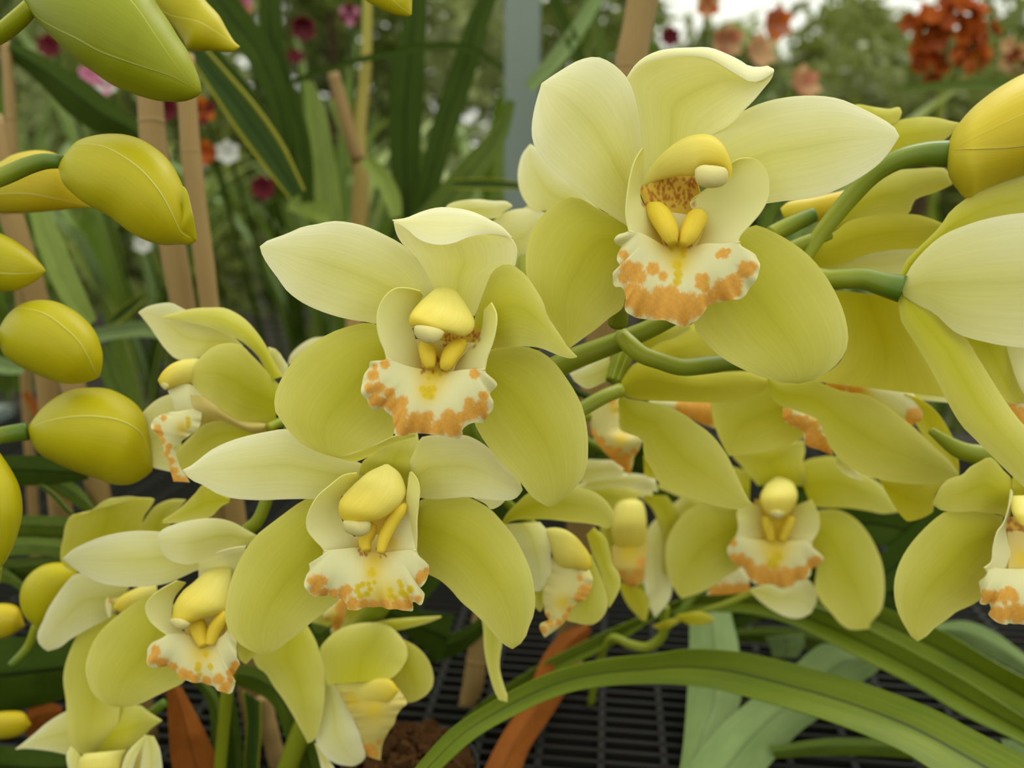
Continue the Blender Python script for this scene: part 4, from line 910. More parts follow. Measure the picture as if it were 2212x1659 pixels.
cane('bamboo cane rising behind the top petal of the upper right flower', '1400,-60,420,68 1365,120,424,64 1330,400,430,62 1300,700,440,60', 420)
cane('mottled bamboo cane at the left edge behind the bud tip', '-20,250,400,46 20,450,400,70 60,580,402,72 85,660,405,70 110,900,410,66', 400)
cane('slim pale cane at the top left edge', '12,90,520,22 20,200,520,22 28,340,520,22 60,900,560,24', 520)
cane('brown cane showing under the ribbed yellow bud', '150,800,390,48 185,940,392,50 210,1050,394,50 240,1200,398,50', 390)
cane('cut bamboo cane standing beside the grating under the lower centre flower', '1062,1240,455,44 1040,1350,455,44 1022,1480,455,44 1000,1560,455,44', 455)
cane('short cane end beside the drooping flower at the bottom', '568,1505,400,38 580,1570,400,42 598,1640,402,44 612,1720,404,44', 400)

def leafpatch(parent, L, R, d, a=(0,), fold=2.0, t=0.0, m='leaf', nu=30, nv=9, name='leaf', label=None):
    mb = MB()
    G, uv, _, _ = ruled(P(L), P(R), d / 1000, a, fold, t, nu, nv, 0, 1, fold=True)
    mb.grid(G, uv)
    return put(name, mb.mesh(name, org(parent)), M[m], parent, .0006, label)
def plant(label, x, y, d, grp='orchid plants'):
    """x, y: frame point over the plant's foot; the foot rests on the bench"""
    w = U(np.array(x), np.array(y), np.array(d / 1000)); w[2] = BENCH_Z + .004
    return thing('orchid_plant', label, 'plant', w, grp)
def strap(parent, s, m='leaf', fold=1.5, tilt=0.0, n=30, name='leaf', label=None):
    """strap leaf along 'x,y,depth,width' points"""
    p = P(s); k = _cr[0][2]; q = spline(p, n)
    tx = np.gradient(q[:, 0]); ty = np.gradient(q[:, 1]); ln = np.hypot(tx, ty) + 1e-9
    nx, ny = -ty / ln, tx / ln
    hw = q[:, 3] / k / 2
    v = np.linspace(-1, 1, 7)[None, :]
    px = q[:, :1] + nx[:, None] * hw[:, None] * v; py = q[:, 1:2] + ny[:, None] * hw[:, None] * v
    hm = hw / FPX * q[:, 2]
    dep = q[:, 2:3] + (1 - np.abs(v)) * fold * np.minimum(1, hm[:, None] / 4) + tilt * v * hm[:, None]
    uv = np.stack(np.broadcast_arrays(np.linspace(0, 1, n)[:, None], (v + 1) / 2), -1)
    mb = MB(); mb.grid(U(px, py, dep / 1000), uv)
    return put(name, mb.mesh(name, org(parent)), M[m], parent, .0006, label)

cr('D6')
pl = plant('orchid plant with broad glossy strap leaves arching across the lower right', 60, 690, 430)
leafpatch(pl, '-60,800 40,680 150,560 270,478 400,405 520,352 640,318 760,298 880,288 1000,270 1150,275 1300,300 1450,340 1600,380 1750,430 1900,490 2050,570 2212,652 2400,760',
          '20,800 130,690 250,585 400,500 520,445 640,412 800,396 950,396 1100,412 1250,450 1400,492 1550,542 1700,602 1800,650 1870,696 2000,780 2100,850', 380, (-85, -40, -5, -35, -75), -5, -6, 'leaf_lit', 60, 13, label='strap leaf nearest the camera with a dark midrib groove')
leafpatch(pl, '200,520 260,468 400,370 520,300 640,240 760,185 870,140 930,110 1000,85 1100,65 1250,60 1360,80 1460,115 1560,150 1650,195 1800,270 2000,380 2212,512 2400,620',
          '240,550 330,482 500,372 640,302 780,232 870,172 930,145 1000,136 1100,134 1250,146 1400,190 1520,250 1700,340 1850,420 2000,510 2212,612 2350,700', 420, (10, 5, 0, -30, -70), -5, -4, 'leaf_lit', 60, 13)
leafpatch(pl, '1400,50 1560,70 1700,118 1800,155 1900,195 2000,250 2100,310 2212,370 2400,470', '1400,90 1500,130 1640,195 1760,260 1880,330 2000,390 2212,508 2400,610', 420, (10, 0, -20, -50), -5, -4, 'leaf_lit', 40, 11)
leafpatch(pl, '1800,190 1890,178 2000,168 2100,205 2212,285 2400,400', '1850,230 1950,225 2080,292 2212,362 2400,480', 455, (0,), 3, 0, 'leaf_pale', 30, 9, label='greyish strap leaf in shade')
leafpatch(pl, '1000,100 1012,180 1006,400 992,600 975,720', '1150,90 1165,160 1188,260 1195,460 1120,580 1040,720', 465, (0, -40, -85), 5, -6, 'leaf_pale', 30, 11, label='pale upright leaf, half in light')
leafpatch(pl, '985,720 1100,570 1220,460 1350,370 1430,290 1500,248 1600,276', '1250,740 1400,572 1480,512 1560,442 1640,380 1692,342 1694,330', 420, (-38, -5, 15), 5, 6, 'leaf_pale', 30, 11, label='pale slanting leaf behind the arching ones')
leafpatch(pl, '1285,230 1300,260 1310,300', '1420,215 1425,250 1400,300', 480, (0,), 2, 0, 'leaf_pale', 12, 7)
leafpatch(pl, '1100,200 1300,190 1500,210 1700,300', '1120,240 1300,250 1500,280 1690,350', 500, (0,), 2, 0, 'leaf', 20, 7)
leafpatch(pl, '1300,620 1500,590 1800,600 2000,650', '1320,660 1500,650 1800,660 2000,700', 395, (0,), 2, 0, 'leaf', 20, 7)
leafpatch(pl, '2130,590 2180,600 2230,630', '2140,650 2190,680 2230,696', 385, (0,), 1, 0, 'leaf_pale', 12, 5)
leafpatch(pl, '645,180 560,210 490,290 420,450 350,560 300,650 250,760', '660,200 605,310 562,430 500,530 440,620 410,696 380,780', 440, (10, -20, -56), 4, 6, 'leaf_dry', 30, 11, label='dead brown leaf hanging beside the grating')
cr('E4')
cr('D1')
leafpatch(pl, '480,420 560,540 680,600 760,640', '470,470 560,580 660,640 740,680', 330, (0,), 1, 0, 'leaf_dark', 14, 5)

cr('C4')
pl = plant('orchid plant with broad dark leaves at the lower left edge', -100, 1400, 400)
leafpatch(pl, '-200,960 0,948 200,945 420,960 560,1000', '-200,1380 0,1362 200,1320 380,1270 560,1200', 372, (0, 4, 10), 6, 4, 'leaf_dark', 24, 11, label='broad dark leaf lying level')
leafpatch(pl, '-100,260 50,285 200,285 420,300', '-100,420 50,402 200,402 420,410', 380, (0,), 2, 4, 'leaf', 20, 9)
leafpatch(pl, '-100,400 50,405 200,405 420,430', '-100,520 50,505 200,500 420,520', 376, (0,), 2, -4, 'leaf', 20, 9)
leafpatch(pl, '-100,520 50,520 200,510 420,520', '-100,660 50,640 150,620 300,590', 384, (0,), 2, 4, 'leaf', 20, 9)
leafpatch(pl, '-100,600 0,570 40,580 140,660', '-100,700 0,650 60,660 150,720', 378, (0,), 1, 0, 'leaf', 14, 7)
leafpatch(pl, '-100,-40 0,-38 200,-38 470,20', '-100,110 0,112 200,122 480,90', 372, (0,), 2, 4, 'leaf_dark', 20, 9)
leafpatch(pl, '180,40 300,60 430,130 500,220', '200,90 320,170 460,260 540,330', 386, (0,), 2, 0, 'leaf', 20, 7)
leafpatch(pl, '205,118 290,190 350,260 400,290', '230,118 310,180 370,245 410,285', 366, (0,), 1, 0, 'leaf_edge', 14, 5, label='thin yellowing leaf')
leafpatch(pl, '-100,1560 0,1540 200,1560 420,1570', '-100,1760 0,1760 200,1760 420,1740', 352, (0,), 3, 0, 'leaf_dark', 20, 9)
leafpatch(pl, '905,1215 915,1400 930,1600 960,1760', '985,1215 1085,1400 1160,1560 1240,1760', 372, (0, -4, 0), 3, 4, 'leaf_dry', 24, 9, label='brown dead leaf at the foot of the plant')
leafpatch(pl, '150,1330 200,1300 300,1310 340,1330', '150,1500 200,1480 280,1420 330,1380', 380, (0,), 2, 0, 'leaf_dry', 14, 7, label='brown dead leaf')
leafpatch(pl, '1040,1180 1130,1300 1150,1500 1160,1760', '1100,1150 1200,1300 1220,1500 1230,1760', 380, (0,), 2, 0, 'leaf', 20, 7)
leafpatch(pl, '1190,1230 1205,1400 1225,1600 1230,1760', '1260,1200 1300,1400 1320,1600 1330,1760', 384, (0,), 2, 0, 'leaf_dark', 20, 7)
leafpatch(pl, '1320,1240 1340,1400 1330,1600 1340,1760', '1420,1300 1420,1450 1410,1600 1400,1760', 388, (0,), 2, 0, 'leaf_edge', 20, 7)
leafpatch(pl, '1270,1100 1400,1110 1530,1190 1620,1330 1720,1500 1800,1760', '1270,1200 1380,1240 1480,1310 1540,1450 1590,1600 1620,1760', 380, (0, 0, 10), 3, 4, 'leaf', 24, 9)
cr('D5')
leafpatch(pl, '560,150 620,230 700,220 800,300', '560,420 620,470 680,380 760,330', 378, (0,), 2, 0, 'leaf', 14, 7)
leafpatch(pl, '1155,1180 1120,1300 1090,1440', '1158,1180 1205,1300 1240,1440', 395, (0,), 2, 0, 'leaf_dark', 14, 7, label='small pointed leaf by the potting bark')
leafpatch(pl, '900,-60 1100,40 1300,120 1700,180', '900,60 1100,160 1300,320 1600,560', 410, (0, 10), 3, 6, 'leaf_dark', 20, 9)
leafpatch(pl, '1500,360 1750,300 1950,160 2100,-40', '1500,560 1750,480 2000,260 2200,0', 440, (0, 10), 3, 6, 'leaf_dark', 20, 9)

cr('E1')
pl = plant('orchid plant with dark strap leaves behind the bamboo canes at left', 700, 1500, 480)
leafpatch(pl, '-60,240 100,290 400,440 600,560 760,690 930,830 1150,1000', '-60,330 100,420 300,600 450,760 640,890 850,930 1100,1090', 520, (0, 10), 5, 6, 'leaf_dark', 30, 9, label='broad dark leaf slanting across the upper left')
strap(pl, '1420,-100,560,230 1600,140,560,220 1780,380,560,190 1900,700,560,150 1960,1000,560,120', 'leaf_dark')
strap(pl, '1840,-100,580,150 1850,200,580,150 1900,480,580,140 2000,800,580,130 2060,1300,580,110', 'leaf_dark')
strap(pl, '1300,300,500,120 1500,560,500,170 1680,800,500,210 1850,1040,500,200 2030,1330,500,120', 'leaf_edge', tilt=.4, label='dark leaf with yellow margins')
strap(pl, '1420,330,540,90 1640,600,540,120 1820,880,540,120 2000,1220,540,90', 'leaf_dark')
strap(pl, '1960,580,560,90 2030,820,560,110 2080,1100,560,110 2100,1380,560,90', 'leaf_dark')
cr('E3')
strap(pl, '280,60,470,150 350,300,470,170 450,560,470,190 580,820,470,160 690,960,470,70', 'leaf_sun', tilt=.3, label='green strap leaf behind the bud tip')
strap(pl, '700,1060,500,110 900,1020,500,110 1150,1010,500,120 1500,1100,500,110', 'leaf_pale')
strap(pl, '820,960,500,40 900,900,500,80 1000,820,500,70 1090,740,500,30', 'leaf_edge')
strap(pl, '760,1130,510,130 820,1300,510,160 900,1500,510,150', 'leaf')
strap(pl, '-60,1260,500,120 60,1290,500,110 180,1300,500,80', 'leaf_pale')
strap(pl, '180,1480,520,50 240,1560,520,70 300,1680,520,60', 'leaf_dry')
cr('D7')
pl = plant('orchid plant with upright dark leaves in the middle of the background', 1100, 1300, 620)
strap(pl, '1110,-80,640,90 1090,150,640,120 1060,400,640,170 1050,700,640,150 1060,1050,640,110', 'leaf_dark', label='dark upright leaf')
strap(pl, '1480,-80,620,70 1400,100,620,100 1330,330,620,120 1240,600,620,120 1120,1050,620,100', 'leaf_dark')
strap(pl, '1560,480,600,40 1500,640,600,80 1380,800,600,130 1240,980,600,150 1120,1100,600,130', 'leaf', label='leaf catching light at its edge')
strap(pl, '250,560,600,22 500,400,600,26 750,310,600,30 1000,250,600,34 1250,215,600,40 1420,260,600,34 1520,330,600,20', 'leaf_dark', label='narrow leaf arching level across the background')
strap(pl, '280,720,620,24 500,650,620,26 620,600,620,24', 'leaf_dark')
strap(pl, '590,390,600,30 620,520,600,90 640,700,600,120 670,900,600,130 690,1100,600,130', 'leaf_sun', tilt=.4, label='pale lit leaf standing upright')
strap(pl, '700,470,640,40 760,620,640,50 850,760,640,60 950,820,640,50', 'leaf_sun')
strap(pl, '860,760,600,50 940,850,600,80 990,950,600,80 1010,1040,600,50', 'leaf_sun')
strap(pl, '500,960,580,90 600,990,580,110 700,1040,580,90', 'leaf_sun')
strap(pl, '1280,880,560,40 1420,880,560,54 1560,885,560,40 1660,900,560,26', 'leaf_edge')
strap(pl, '1640,420,700,60 1800,250,700,80 1900,100,700,70 2000,-60,700,60', 'leaf_pale')
strap(pl, '1740,-60,700,50 1830,150,700,60 1900,300,700,50', 'leaf_dark')
strap(pl, '1900,-60,740,50 1960,120,740,60 2010,300,740,50', 'leaf')
cr('PX')
fs = thing('flower_stalk', 'tan and yellow flower stalk with joints in the blurred background', 'stalk', U(np.array(775.), np.array(900.), np.array(.62)), 'background flower stalks')
strand(fs, 'stem', '795,-60,620,20 790,150,620,24 775,300,620,30 780,400,620,36 772,520,620,34 765,700,620,34 760,900,620,34', M['stalk_tan'], n=40)
strand(fs, 'sheath', '720,160,618,26 740,230,618,30 760,300,618,34 775,350,617,30', M['cane'], n=16)
cr('D8')
pl = plant('plant with one level green leaf reaching in under the orange flowers', 2300, 1600, 700)
strap(pl, '1500,490,700,30 1700,475,700,50 1900,465,700,56 2150,465,700,60 2500,520,700,60', 'leaf', fold=1)

# ---------------------------------------------------------------- pot with bark, bench grating
def box(mb, c, s, rot=None):
    v = np.array([[x, y, z] for x in (-.5, .5) for y in (-.5, .5) for z in (-.5, .5)]) * s
    if rot is not None: v = v @ rot.T
    f = [[0, 1, 3, 2], [4, 6, 7, 5], [0, 4, 5, 1], [2, 3, 7, 6], [0, 2, 6, 4], [1, 5, 7, 3]]
    mb.raw(v + np.asarray(c), f)
M['grate'] = flat_mat('grating_dark_plastic', (34, 33, 29), .65, .15, .3, 90)
M['black_pot'] = flat_mat('black_pot_plastic', (26, 26, 26), .5, .4, .1)
M['bark'] = flat_mat('potting_bark', (92, 62, 34), .95, .05, .9, 160)
M['steel'] = flat_mat('galvanised_steel', (126, 138, 130), .5, .3, .04, 3)
M['dark_wood'] = flat_mat('dark_slat_wood', (52, 48, 40), .7, .2, .3, 9)
M['concrete'] = flat_mat('concrete_floor', (44, 44, 38), .9, .1, .3, 3)
mb = MB(); box(mb, (0, 4, -.05), (24, 24, .1)); fl = put('floor', mb.mesh('floor', (0, 0, 0), False), M['concrete']); fl['kind'] = 'structure'

gx, gy = U(np.array(1300.), np.array(1560.), np.array(.42))[:2]
bench = thing('bench_grating', 'dark slatted plastic bench top under the orchid pots', 'bench', (0, .45, BENCH_Z))
ang = math.radians(-7); R2 = np.array([[math.cos(ang), -math.sin(ang), 0], [math.sin(ang), math.cos(ang), 0], [0, 0, 1]])
def barmesh(name, s):
    mb = MB(); box(mb, (0, 0, 0), s, R2); me = mb.mesh(name, (0, 0, 0), False); me.materials.append(M['grate']); return me
cm_ = barmesh('cross_bar', (1.5, .0022, .005)); lm_ = barmesh('long_bar', (.0034, .72, .007))
c0 = np.array([.05, .52 - .45, -.004])
for i in range(84):
    o = put('cross_bar', cm_, None, bench); o.location = c0 + R2 @ np.array([0, -.35 + i * .0084, 0])
for i in range(48):
    o = put('long_bar', lm_, None, bench); o.location = c0 + R2 @ np.array([-.74 + i * .0315, 0, -.001])
mb = MB()
for sy in (-1, 1): box(mb, c0 + R2 @ np.array([0, sy * .362, -.012]), (1.52, .014, .03), R2)
for sx in (-1, 1): box(mb, c0 + R2 @ np.array([sx * .752, 0, -.012]), (.014, .73, .03), R2)
put('rim', mb.mesh('rim', (0, 0, 0), False), M['grate'], bench)
for sx in (-1, 1):
    for sy in (-1, 1):
        mb = MB(); box(mb, c0 + R2 @ np.array([sx * .74, sy * .35, -.40]), (.03, .03, .83), R2)
        put('leg', mb.mesh('leg', (0, 0, 0), False), M['steel'], bench)

def pot(label, x, y, h=.12, r=.075):
    rt = thing('flower_pot', label, 'pot', (x, y, BENCH_Z), 'black plastic pots')
    prof = [(.0, .002), (r * .8, .002), (r * .8, 0), (r, h), (r * 1.05, h), (r * 1.05, h - .012), (r * 1.0, h - .012), (r * .97, h - .02), (r * .9, h - .02)]
    t = np.linspace(0, 2 * math.pi, 28, endpoint=False)
    G = np.array([[[a * math.cos(q), a * math.sin(q), b] for q in t] for a, b in [(.001, .001), (r * .8, .001), (r, h), (r * 1.03, h), (r * 1.03, h - .014), (r * .99, h - .014), (r * .79, h - .012), (.001, h - .012)]])
    mb = MB(); mb.grid(G, np.zeros(G.shape[:2] + (2,)), wrap=True)
    put('pot_body', mb.mesh('pot_body', (0, 0, 0)), M['black_pot'], rt)
    mb = MB()
    for _ in range(900):
        q, rr = rng.uniform(0, 6.28), r * .93 * math.sqrt(rng.uniform())
        e = rng.uniform(-1, 1, 3); m3 = np.array(Matrix.Rotation(rng.uniform(0, 3), 3, Vector(e)))
        box(mb, (rr * math.cos(q), rr * math.sin(q), h - .008 + rng.uniform(-.005, .006) + .012 * (1 - (rr / r) ** 2)), (rng.uniform(.003, .011), rng.uniform(.002, .006), rng.uniform(.001, .004)), m3)
    b = put('potting_bark', mb.mesh('potting_bark', (0, 0, 0), False), M['bark'], rt); b['kind'] = 'stuff'
    return rt
w = U(np.array(886.), np.array(1672.), np.array(.36)); pot('black pot of brown bark at the bottom centre, left of the grating', w[0], w[1], w[2] - BENCH_Z + .004, .03)

cr('PX')
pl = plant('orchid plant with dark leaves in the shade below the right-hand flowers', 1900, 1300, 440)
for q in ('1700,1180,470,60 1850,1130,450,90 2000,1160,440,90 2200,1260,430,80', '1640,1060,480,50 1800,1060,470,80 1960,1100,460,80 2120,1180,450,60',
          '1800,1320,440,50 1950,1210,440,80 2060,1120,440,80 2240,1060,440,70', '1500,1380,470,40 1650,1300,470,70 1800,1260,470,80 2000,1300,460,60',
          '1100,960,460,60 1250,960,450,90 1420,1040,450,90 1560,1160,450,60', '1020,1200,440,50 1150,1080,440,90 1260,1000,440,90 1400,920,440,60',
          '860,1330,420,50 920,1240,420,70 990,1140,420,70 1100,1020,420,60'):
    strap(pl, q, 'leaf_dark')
# ---------------------------------------------------------------- what stands behind: plants, blooms, shrubs, post
def tuftmesh(i, m):
    """one arching strap leaf, foot at the origin, leaning to +y"""
    g = np.random.default_rng(100 + i)
    n = 16; u = np.linspace(0, 1, n)
    ln = g.uniform(.42, .62); bend = g.uniform(.5, 1.5); w = g.uniform(.018, .03)
    th = .12 + bend * u ** 1.6
    dy = np.sin(th) * ln / n; dz = np.cos(th) * ln / n
    y = np.cumsum(dy); z = np.cumsum(dz)
    hw = w / 2 * np.minimum(1, (1 - u) * 4) ** .6 * (0.6 + .4 * np.minimum(1, u * 4))
    v = np.linspace(-1, 1, 5)
    G = np.stack([hw[:, None] * v[None, :], y[:, None] + 0 * v[None, :] - (1 - np.abs(v[None, :])) * .003, z[:, None] + 0 * v[None, :]], -1)
    mb = MB(); mb.grid(G, np.stack(np.broadcast_arrays(u[:, None], (v[None, :] + 1) / 2), -1))
    me = mb.mesh('leaf'); me.materials.append(M[m]); return me
TUFT = [tuftmesh(i, m) for i, m in enumerate(['tuft', 'leaf', 'leaf_dark', 'tuft', 'leaf_pale', 'tuft2', 'leaf', 'tuft2'])]
def tuft(label, x, y, z0, n, s=1.0):
    rt = thing('strap_leaf_plant', label, 'plant', (x, y, z0), 'background strap-leaved plants')
    for k in range(n):
        me = TUFT[int(rng.integers(len(TUFT)))]
        o = put('leaf', me, None, rt)
        o.rotation_euler = (rng.uniform(-.1, .1), rng.uniform(-.1, .1), rng.uniform(0, 6.28))
        o.scale = (s * rng.uniform(.8, 1.25),) * 3
        o.location = (rng.uniform(-.02, .02), rng.uniform(-.02, .02), 0)
    return rt
# rear bench
def slab_bench(y0, y1, z, name, label):
    b = thing('staging_bench', label, 'bench', (0, (y0 + y1) / 2, 0))
    n = 0; yy = y0
    while yy < y1:
        mb = MB(); box(mb, (0, yy - (y0 + y1) / 2, z - .01), (7, .07, .02)); put('slat', mb.mesh('slat', (0, 0, 0), False), M['dark_wood'], b); yy += .09
    for sx in (-3.3, -1.1, 1.1, 3.3):
        for yq in (y0, y1):
            mb = MB(); box(mb, (sx, yq - (y0 + y1) / 2, (z - .02) / 2), (.04, .04, z - .02)); put('leg', mb.mesh('leg', (0, 0, 0), False), M['steel'], b)
slab_bench(.98, 2.0, .78, 'b', 'long slatted staging bench carrying the plants behind')
back_spots = []
for row, (yy, cnt, xs) in enumerate(((1.04, 9, 1.1), (1.25, 9, 1.35), (1.6, 11, 1.7), (1.95, 12, 2.1))):
    for k in range(cnt):
        back_spots.append((-xs + 2 * xs * (k + rng.uniform(.25, .75)) / cnt, yy + rng.uniform(-.08, .08)))
for (x, y) in back_spots:
    if .35 < x and y < 1.5: s = .55
    elif x > .35: s = .62
    else: s = .8
    tuft('blurred green strap-leaved plant on the staging behind the orchids', x, y, .78, 11, s)

# small-leaved shrubs and trees far behind
M['foliage_a'] = flat_mat('foliage_mid', (146, 158, 72), .45, .35, .6, 6, .35)
M['foliage_b'] = flat_mat('foliage_dark', (110, 126, 48), .45, .35, .6, 6, .35)
M['foliage_c'] = flat_mat('foliage_pale', (178, 188, 118), .4, .45, .6, 6, .35)
M['bark_brown'] = flat_mat('shrub_bark', (84, 66, 48), .9, .1, .3, 30)
def shrub(label, x, y, h, rad, n, mat, lw, z0=0.3, dens=1.0):
    rt = thing('shrub', label, 'shrub', (x, y, 0), 'shrubs at the back')
    g = rng
    d = g.normal(size=(n, 3)); d /= np.linalg.norm(d, axis=1)[:, None]
    r = g.uniform(.35, 1, n) ** .5
    c = d * r[:, None] * np.array([rad, rad, (h - z0) / 2]) + np.array([0, 0, z0 + (h - z0) / 2])
    lump = np.sin(c[:, 0] * 5 + x * 7) * np.sin(c[:, 2] * 6 + x) * np.sin(c[:, 1] * 5)
    c = c[lump > -.25 * dens]; n = len(c)
    a = g.normal(size=(n, 3)); a[:, 2] -= .3; a /= np.linalg.norm(a, axis=1)[:, None]
    b = np.cross(a, g.normal(size=(n, 3))); b /= np.linalg.norm(b, axis=1)[:, None]
    nn = np.cross(a, b)
    L = lw[0] * g.uniform(.6, 1.3, n)[:, None]; W = lw[1] * g.uniform(.6, 1.3, n)[:, None]
    v = np.stack([c, c + a * L * .5 + b * W + nn * L * .06, c + a * L, c + a * L * .5 - b * W + nn * L * .06], 1).reshape(-1, 3)
    f = np.arange(4 * n).reshape(-1, 4)
    mb = MB(); mb.raw(v, f)
    o = put('foliage', mb.mesh('foliage', (0, 0, 0)), mat, rt); o['kind'] = 'stuff'
    W_ = np.array([[0, 0, 0], [.02, 0, h * .3], [-.01, .02, h * .6], [0, 0, h * .85]])
    G, uv = tube(W_, [.03, .025, .018, .008], 8); mb = MB(); capped(mb, G, uv)
    put('trunk', mb.mesh('trunk', (0, 0, 0)), M['bark_brown'], rt)
    return rt
ORD = 'first second third fourth fifth sixth seventh eighth ninth tenth eleventh twelfth'.split()
mats = ['foliage_a', 'foliage_b', 'foliage_c']
for k in range(12):
    x = -2.3 + k * .42 + rng.uniform(-.1, .1)
    hh = rng.uniform(1.9, 2.3) if x < .5 else rng.uniform(1.42, 1.62)
    shrub(ORD[k] + ' leafy shrub from the left in the blurred row behind the staging', x, 2.75 + rng.uniform(-.15, .2), hh, .27, 3000, M[mats[k % 3]], (.07, .016))
for k in range(12):
    x = -4.6 + k * .82 + rng.uniform(-.12, .12)
    hh = rng.uniform(3.4, 4.2) if x < 1.0 else (rng.uniform(1.9, 2.1) if x < 3.2 else 3.2)
    shrub(ORD[k] + ' tall shrub from the left in the farthest row against the sky', x, 4.6 + rng.uniform(-.3, .4), hh, .5, 4800, M[mats[(k + 1) % 3]], (.12, .035))
shrub('airy shrub with sky glinting through it at the upper right', 1.25, 2.5, 1.98, .45, 1500, M['foliage_a'], (.06, .013), 1.2)

# grey steel post
def post(px, d, wpx, y1):
    w = U(np.array(float(px)), np.array(100.), np.array(d)); wd = wpx / FPX * d
    rt = thing('steel_post', 'grey galvanised steel post standing in the blurred background', 'post', (w[0], w[1], 0))
    mb = MB(); box(mb, (0, 0, 1.5), (wd, wd * .7, 3.0)); put('shaft', mb.mesh('shaft', (0, 0, 0), False), M['steel'], rt)
    mb = MB(); box(mb, (0, 0, .006), (wd * 2.2, wd * 1.8, .012)); put('base_plate', mb.mesh('base_plate', (0, 0, 0), False), M['steel'], rt)
post(1128, .865, 76, 0)

# blooms behind
def petalmesh(name, ln, w, cup, m):
    n = 8; u = np.linspace(0, 1, n)
    hw = w / 2 * np.sin(np.pi * np.minimum(.999, .12 + .88 * u) ** .8) ; hw[-1] = 0
    v = np.linspace(-1, 1, 5)
    G = np.stack([hw[:, None] * v, u[:, None] * ln + 0 * v, cup * (u[:, None] ** 2) + cup * .6 * (v ** 2) * (hw[:, None] / w * 2)], -1)
    mb = MB(); mb.grid(G, np.stack(np.broadcast_arrays(u[:, None], (v[None, :] + 1) / 2), -1)); me = mb.mesh(name); me.materials.append(M[m]); return me
for k, c in dict(orange=(212, 112, 34), peach=(222, 180, 132), maroon=(118, 34, 46), pink=(222, 146, 176), coral=(206, 136, 104), white=(236, 236, 228), rust=(178, 82, 26)).items():
    M['b_' + k] = flat_mat('bloom_' + k, c, .5, .3, .25, 40, .3)
def floret(parent_or_none, name, me, loc, rot, s, n=5, cup=.5):
    rt = bpy.data.objects.new(name, None); COL.objects.link(rt); rt.empty_display_size = .01
    rt.location = loc; rt.rotation_euler = rot; rt.scale = (s, s, s)
    for k in range(n):
        o = put('petal', me, None, rt); o.rotation_euler = (cup, 0, 0)
        o.rotation_euler = (Matrix.Rotation(6.283 * k / n, 3, 'Z') @ Matrix.Rotation(cup, 3, 'X')).to_euler()
    return rt
PM = {k: petalmesh('petal', .5, .46, .10, 'b_' + k) for k in ('orange', 'peach', 'maroon', 'pink', 'coral', 'white', 'rust')}
def cluster(label, px, py, d, rpx, n, kinds, sz, name='orange_flower_head', cat='flower head', zs=1.0):
    c = U(np.array(float(px)), np.array(float(py)), np.array(d)); R = rpx / FPX * d
    foot = c.copy(); foot[2] = .78
    foot[1] = max(foot[1], 1.01)
    rt = thing(name, label, cat, foot)
    stem = np.array([foot, foot * .5 + c * .5 + [.01, 0, 0], c]); G, uv = tube(np.array([np.interp(np.linspace(0, 2, 12), range(3), stem[:, k]) for k in range(3)]).T, .004, 8)
    mb = MB(); capped(mb, G, uv); put('stem', mb.mesh('stem', foot), M['stem'], rt)
    for k in range(n):
        dv = rng.normal(size=3); dv[1] = -abs(dv[1]); dv /= np.linalg.norm(dv)
        p = c + dv * R * np.array([1, .7, zs]) * rng.uniform(.35, 1)
        # one floret = one mesh of five petals, a part of the head
        mb = MB(); me = PM[kinds[k % len(kinds)]]
        co = np.zeros(len(me.vertices) * 3); me.vertices.foreach_get('co', co); co = co.reshape(-1, 3)
        fc = np.array([list(q.vertices) for q in me.polygons])
        z = Vector(dv + rng.normal(size=3) * .3).to_track_quat('Z', 'Y').to_matrix()
        for q in range(5):
            mt = np.array(z @ Matrix.Rotation(6.283 * q / 5 + k, 3, 'Z') @ Matrix.Rotation(.45, 3, 'X'))
            mb.raw(co @ mt.T * sz + p, fc)
        put('floret', mb.mesh('floret', foot), M['b_' + kinds[k % len(kinds)]], rt)
    return rt
cluster('round head of orange florets in the upper right background', 2045, 85, .95, 92, 72, ['orange', 'rust', 'orange'], .031)
cluster('small orange floret spray at the far right edge near the top', 2200, 120, 1.1, 40, 8, ['rust', 'peach'], .03)
def bloom(label, px, py, d, spx, kind, kind2=None, face=(0, -1, .3), cat='flower', name='background_bloom'):
    c = U(np.array(float(px)), np.array(float(py)), np.array(d)); foot = c.copy(); foot[2] = .78; foot[1] = max(foot[1], 1.01)
    rt = thing(name, label, cat, foot)
    q = Vector(face).to_track_quat('Z', 'Y').to_matrix(); s = 1.25 * spx / FPX * d
    for k in range(6):
        me = PM[kind if (k % 2 == 0 or not kind2) else kind2]
        o = put('petal', me, None, rt); o.location = c - foot
        o.rotation_euler = (q @ Matrix.Rotation(6.283 * k / 6, 3, 'Z') @ Matrix.Rotation(.5, 3, 'X')).to_euler(); o.scale = (s,) * 3
    W_ = np.array([np.interp(np.linspace(0, 1, 10), (0, 1), (foot[k], c[k])) for k in range(3)]).T
    W_[:, 1] += .012 * np.sin(np.linspace(0, 3.14, 10)) + .004
    G, uv = tube(W_, .002, 8); mb = MB(); capped(mb, G, uv); put('stem', mb.mesh('stem', foot), M['leaf_dark'], rt)
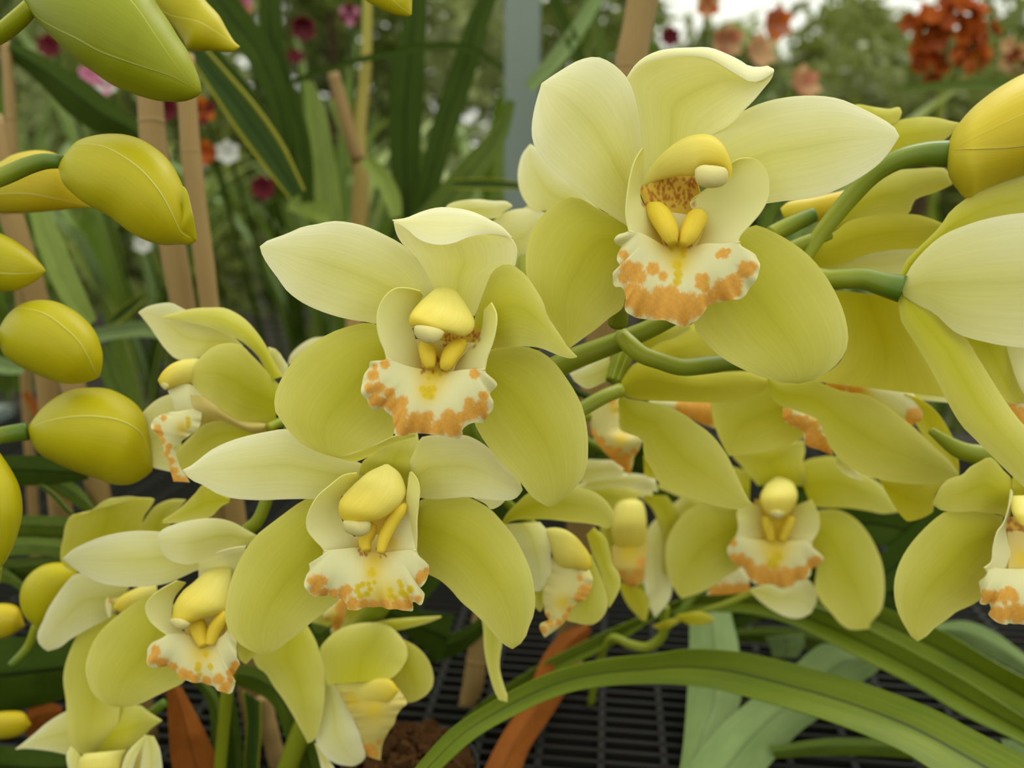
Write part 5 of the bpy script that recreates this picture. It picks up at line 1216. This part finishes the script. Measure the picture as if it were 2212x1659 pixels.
for a in [
    ('peach bloom at the top edge right of the bamboo cane', 1560, 90, .95, 80, 'peach', 'coral', (.2, -1, -.2)),
    ('peach bloom just above the hooded petal tip of the upper right flower', 1625, 118, .9, 84, 'peach', None, (.5, -1, .2)),
    ('orange-peach bloom highest of the peach group', 1665, 55, 1.0, 80, 'coral', 'orange', (.3, -1, 0)),
    ('peach bloom low behind the right petal of the upper right flower', 1722, 190, .9, 84, 'peach', 'coral', (.4, -1, .4)),
    ('orange bloom at the top edge above the upper right flower', 1525, 15, 1.0, 60, 'orange', 'peach', (0, -1, 0)),
    ('maroon bloom right of the bamboo cane top', 1445, 85, 1.0, 50, 'maroon', None, (0, -1, .2)),
    ('maroon bloom left of the upper right flower', 1140, 215, .95, 60, 'maroon', None, (.3, -1, .3)),
    ('dark maroon bloom beside the left edge of the upper right flower', 1148, 270, .95, 46, 'maroon', None, (-.3, -1, .3)),
    ('pink bloom at the top edge right of the second yellow bud', 522, 12, .8, 54, 'coral', 'pink', (.3, -1, 0)),
    ('maroon buds bloom on the background stalk top', 655, 55, .9, 60, 'maroon', None, (.2, -1, -.5)),
    ('small dark red bloom beside the arching narrow leaf', 640, 130, .9, 40, 'maroon', None, (.2, -1, .5)),
    ('dusky pink bloom at the top edge centre', 755, 35, 1.0, 50, 'maroon', 'pink', (.2, -1, 0)),
    ('orange and red bloom just right of the two canes', 440, 245, .8, 64, 'orange', 'maroon', (.2, -1, .2)),
    ('orange bloom with white neighbour beside the canes', 456, 335, .8, 60, 'orange', 'rust', (-.3, -1, .2)),
    ('white bloom right of an orange one beside the canes', 494, 333, .8, 56, 'white', None, (.2, -1, .2)),
    ('dark maroon bloom low between the yellow-edged leaves', 568, 410, .85, 60, 'maroon', None, (.3, -1, .3)),
    ('maroon bloom between the two bamboo canes', 364, 240, .8, 70, 'maroon', None, (0, -1, .2)),
    ('dark red bloom showing left of the big green bud', 112, 105, .8, 56, 'maroon', None, (.2, -1, .2)),
    ('pink bloom under the big green bud', 198, 168, .75, 50, 'pink', None, (.2, -1, .3)),
    ('white bloom beside the pink one under the big green bud', 232, 190, .75, 56, 'white', 'pink', (.2, -1, .3)),
    ('pale bloom deep in the leaves below the hanging bud', 312, 530, .9, 44, 'white', None, (.2, -1, .3)),
]: bloom(*a)
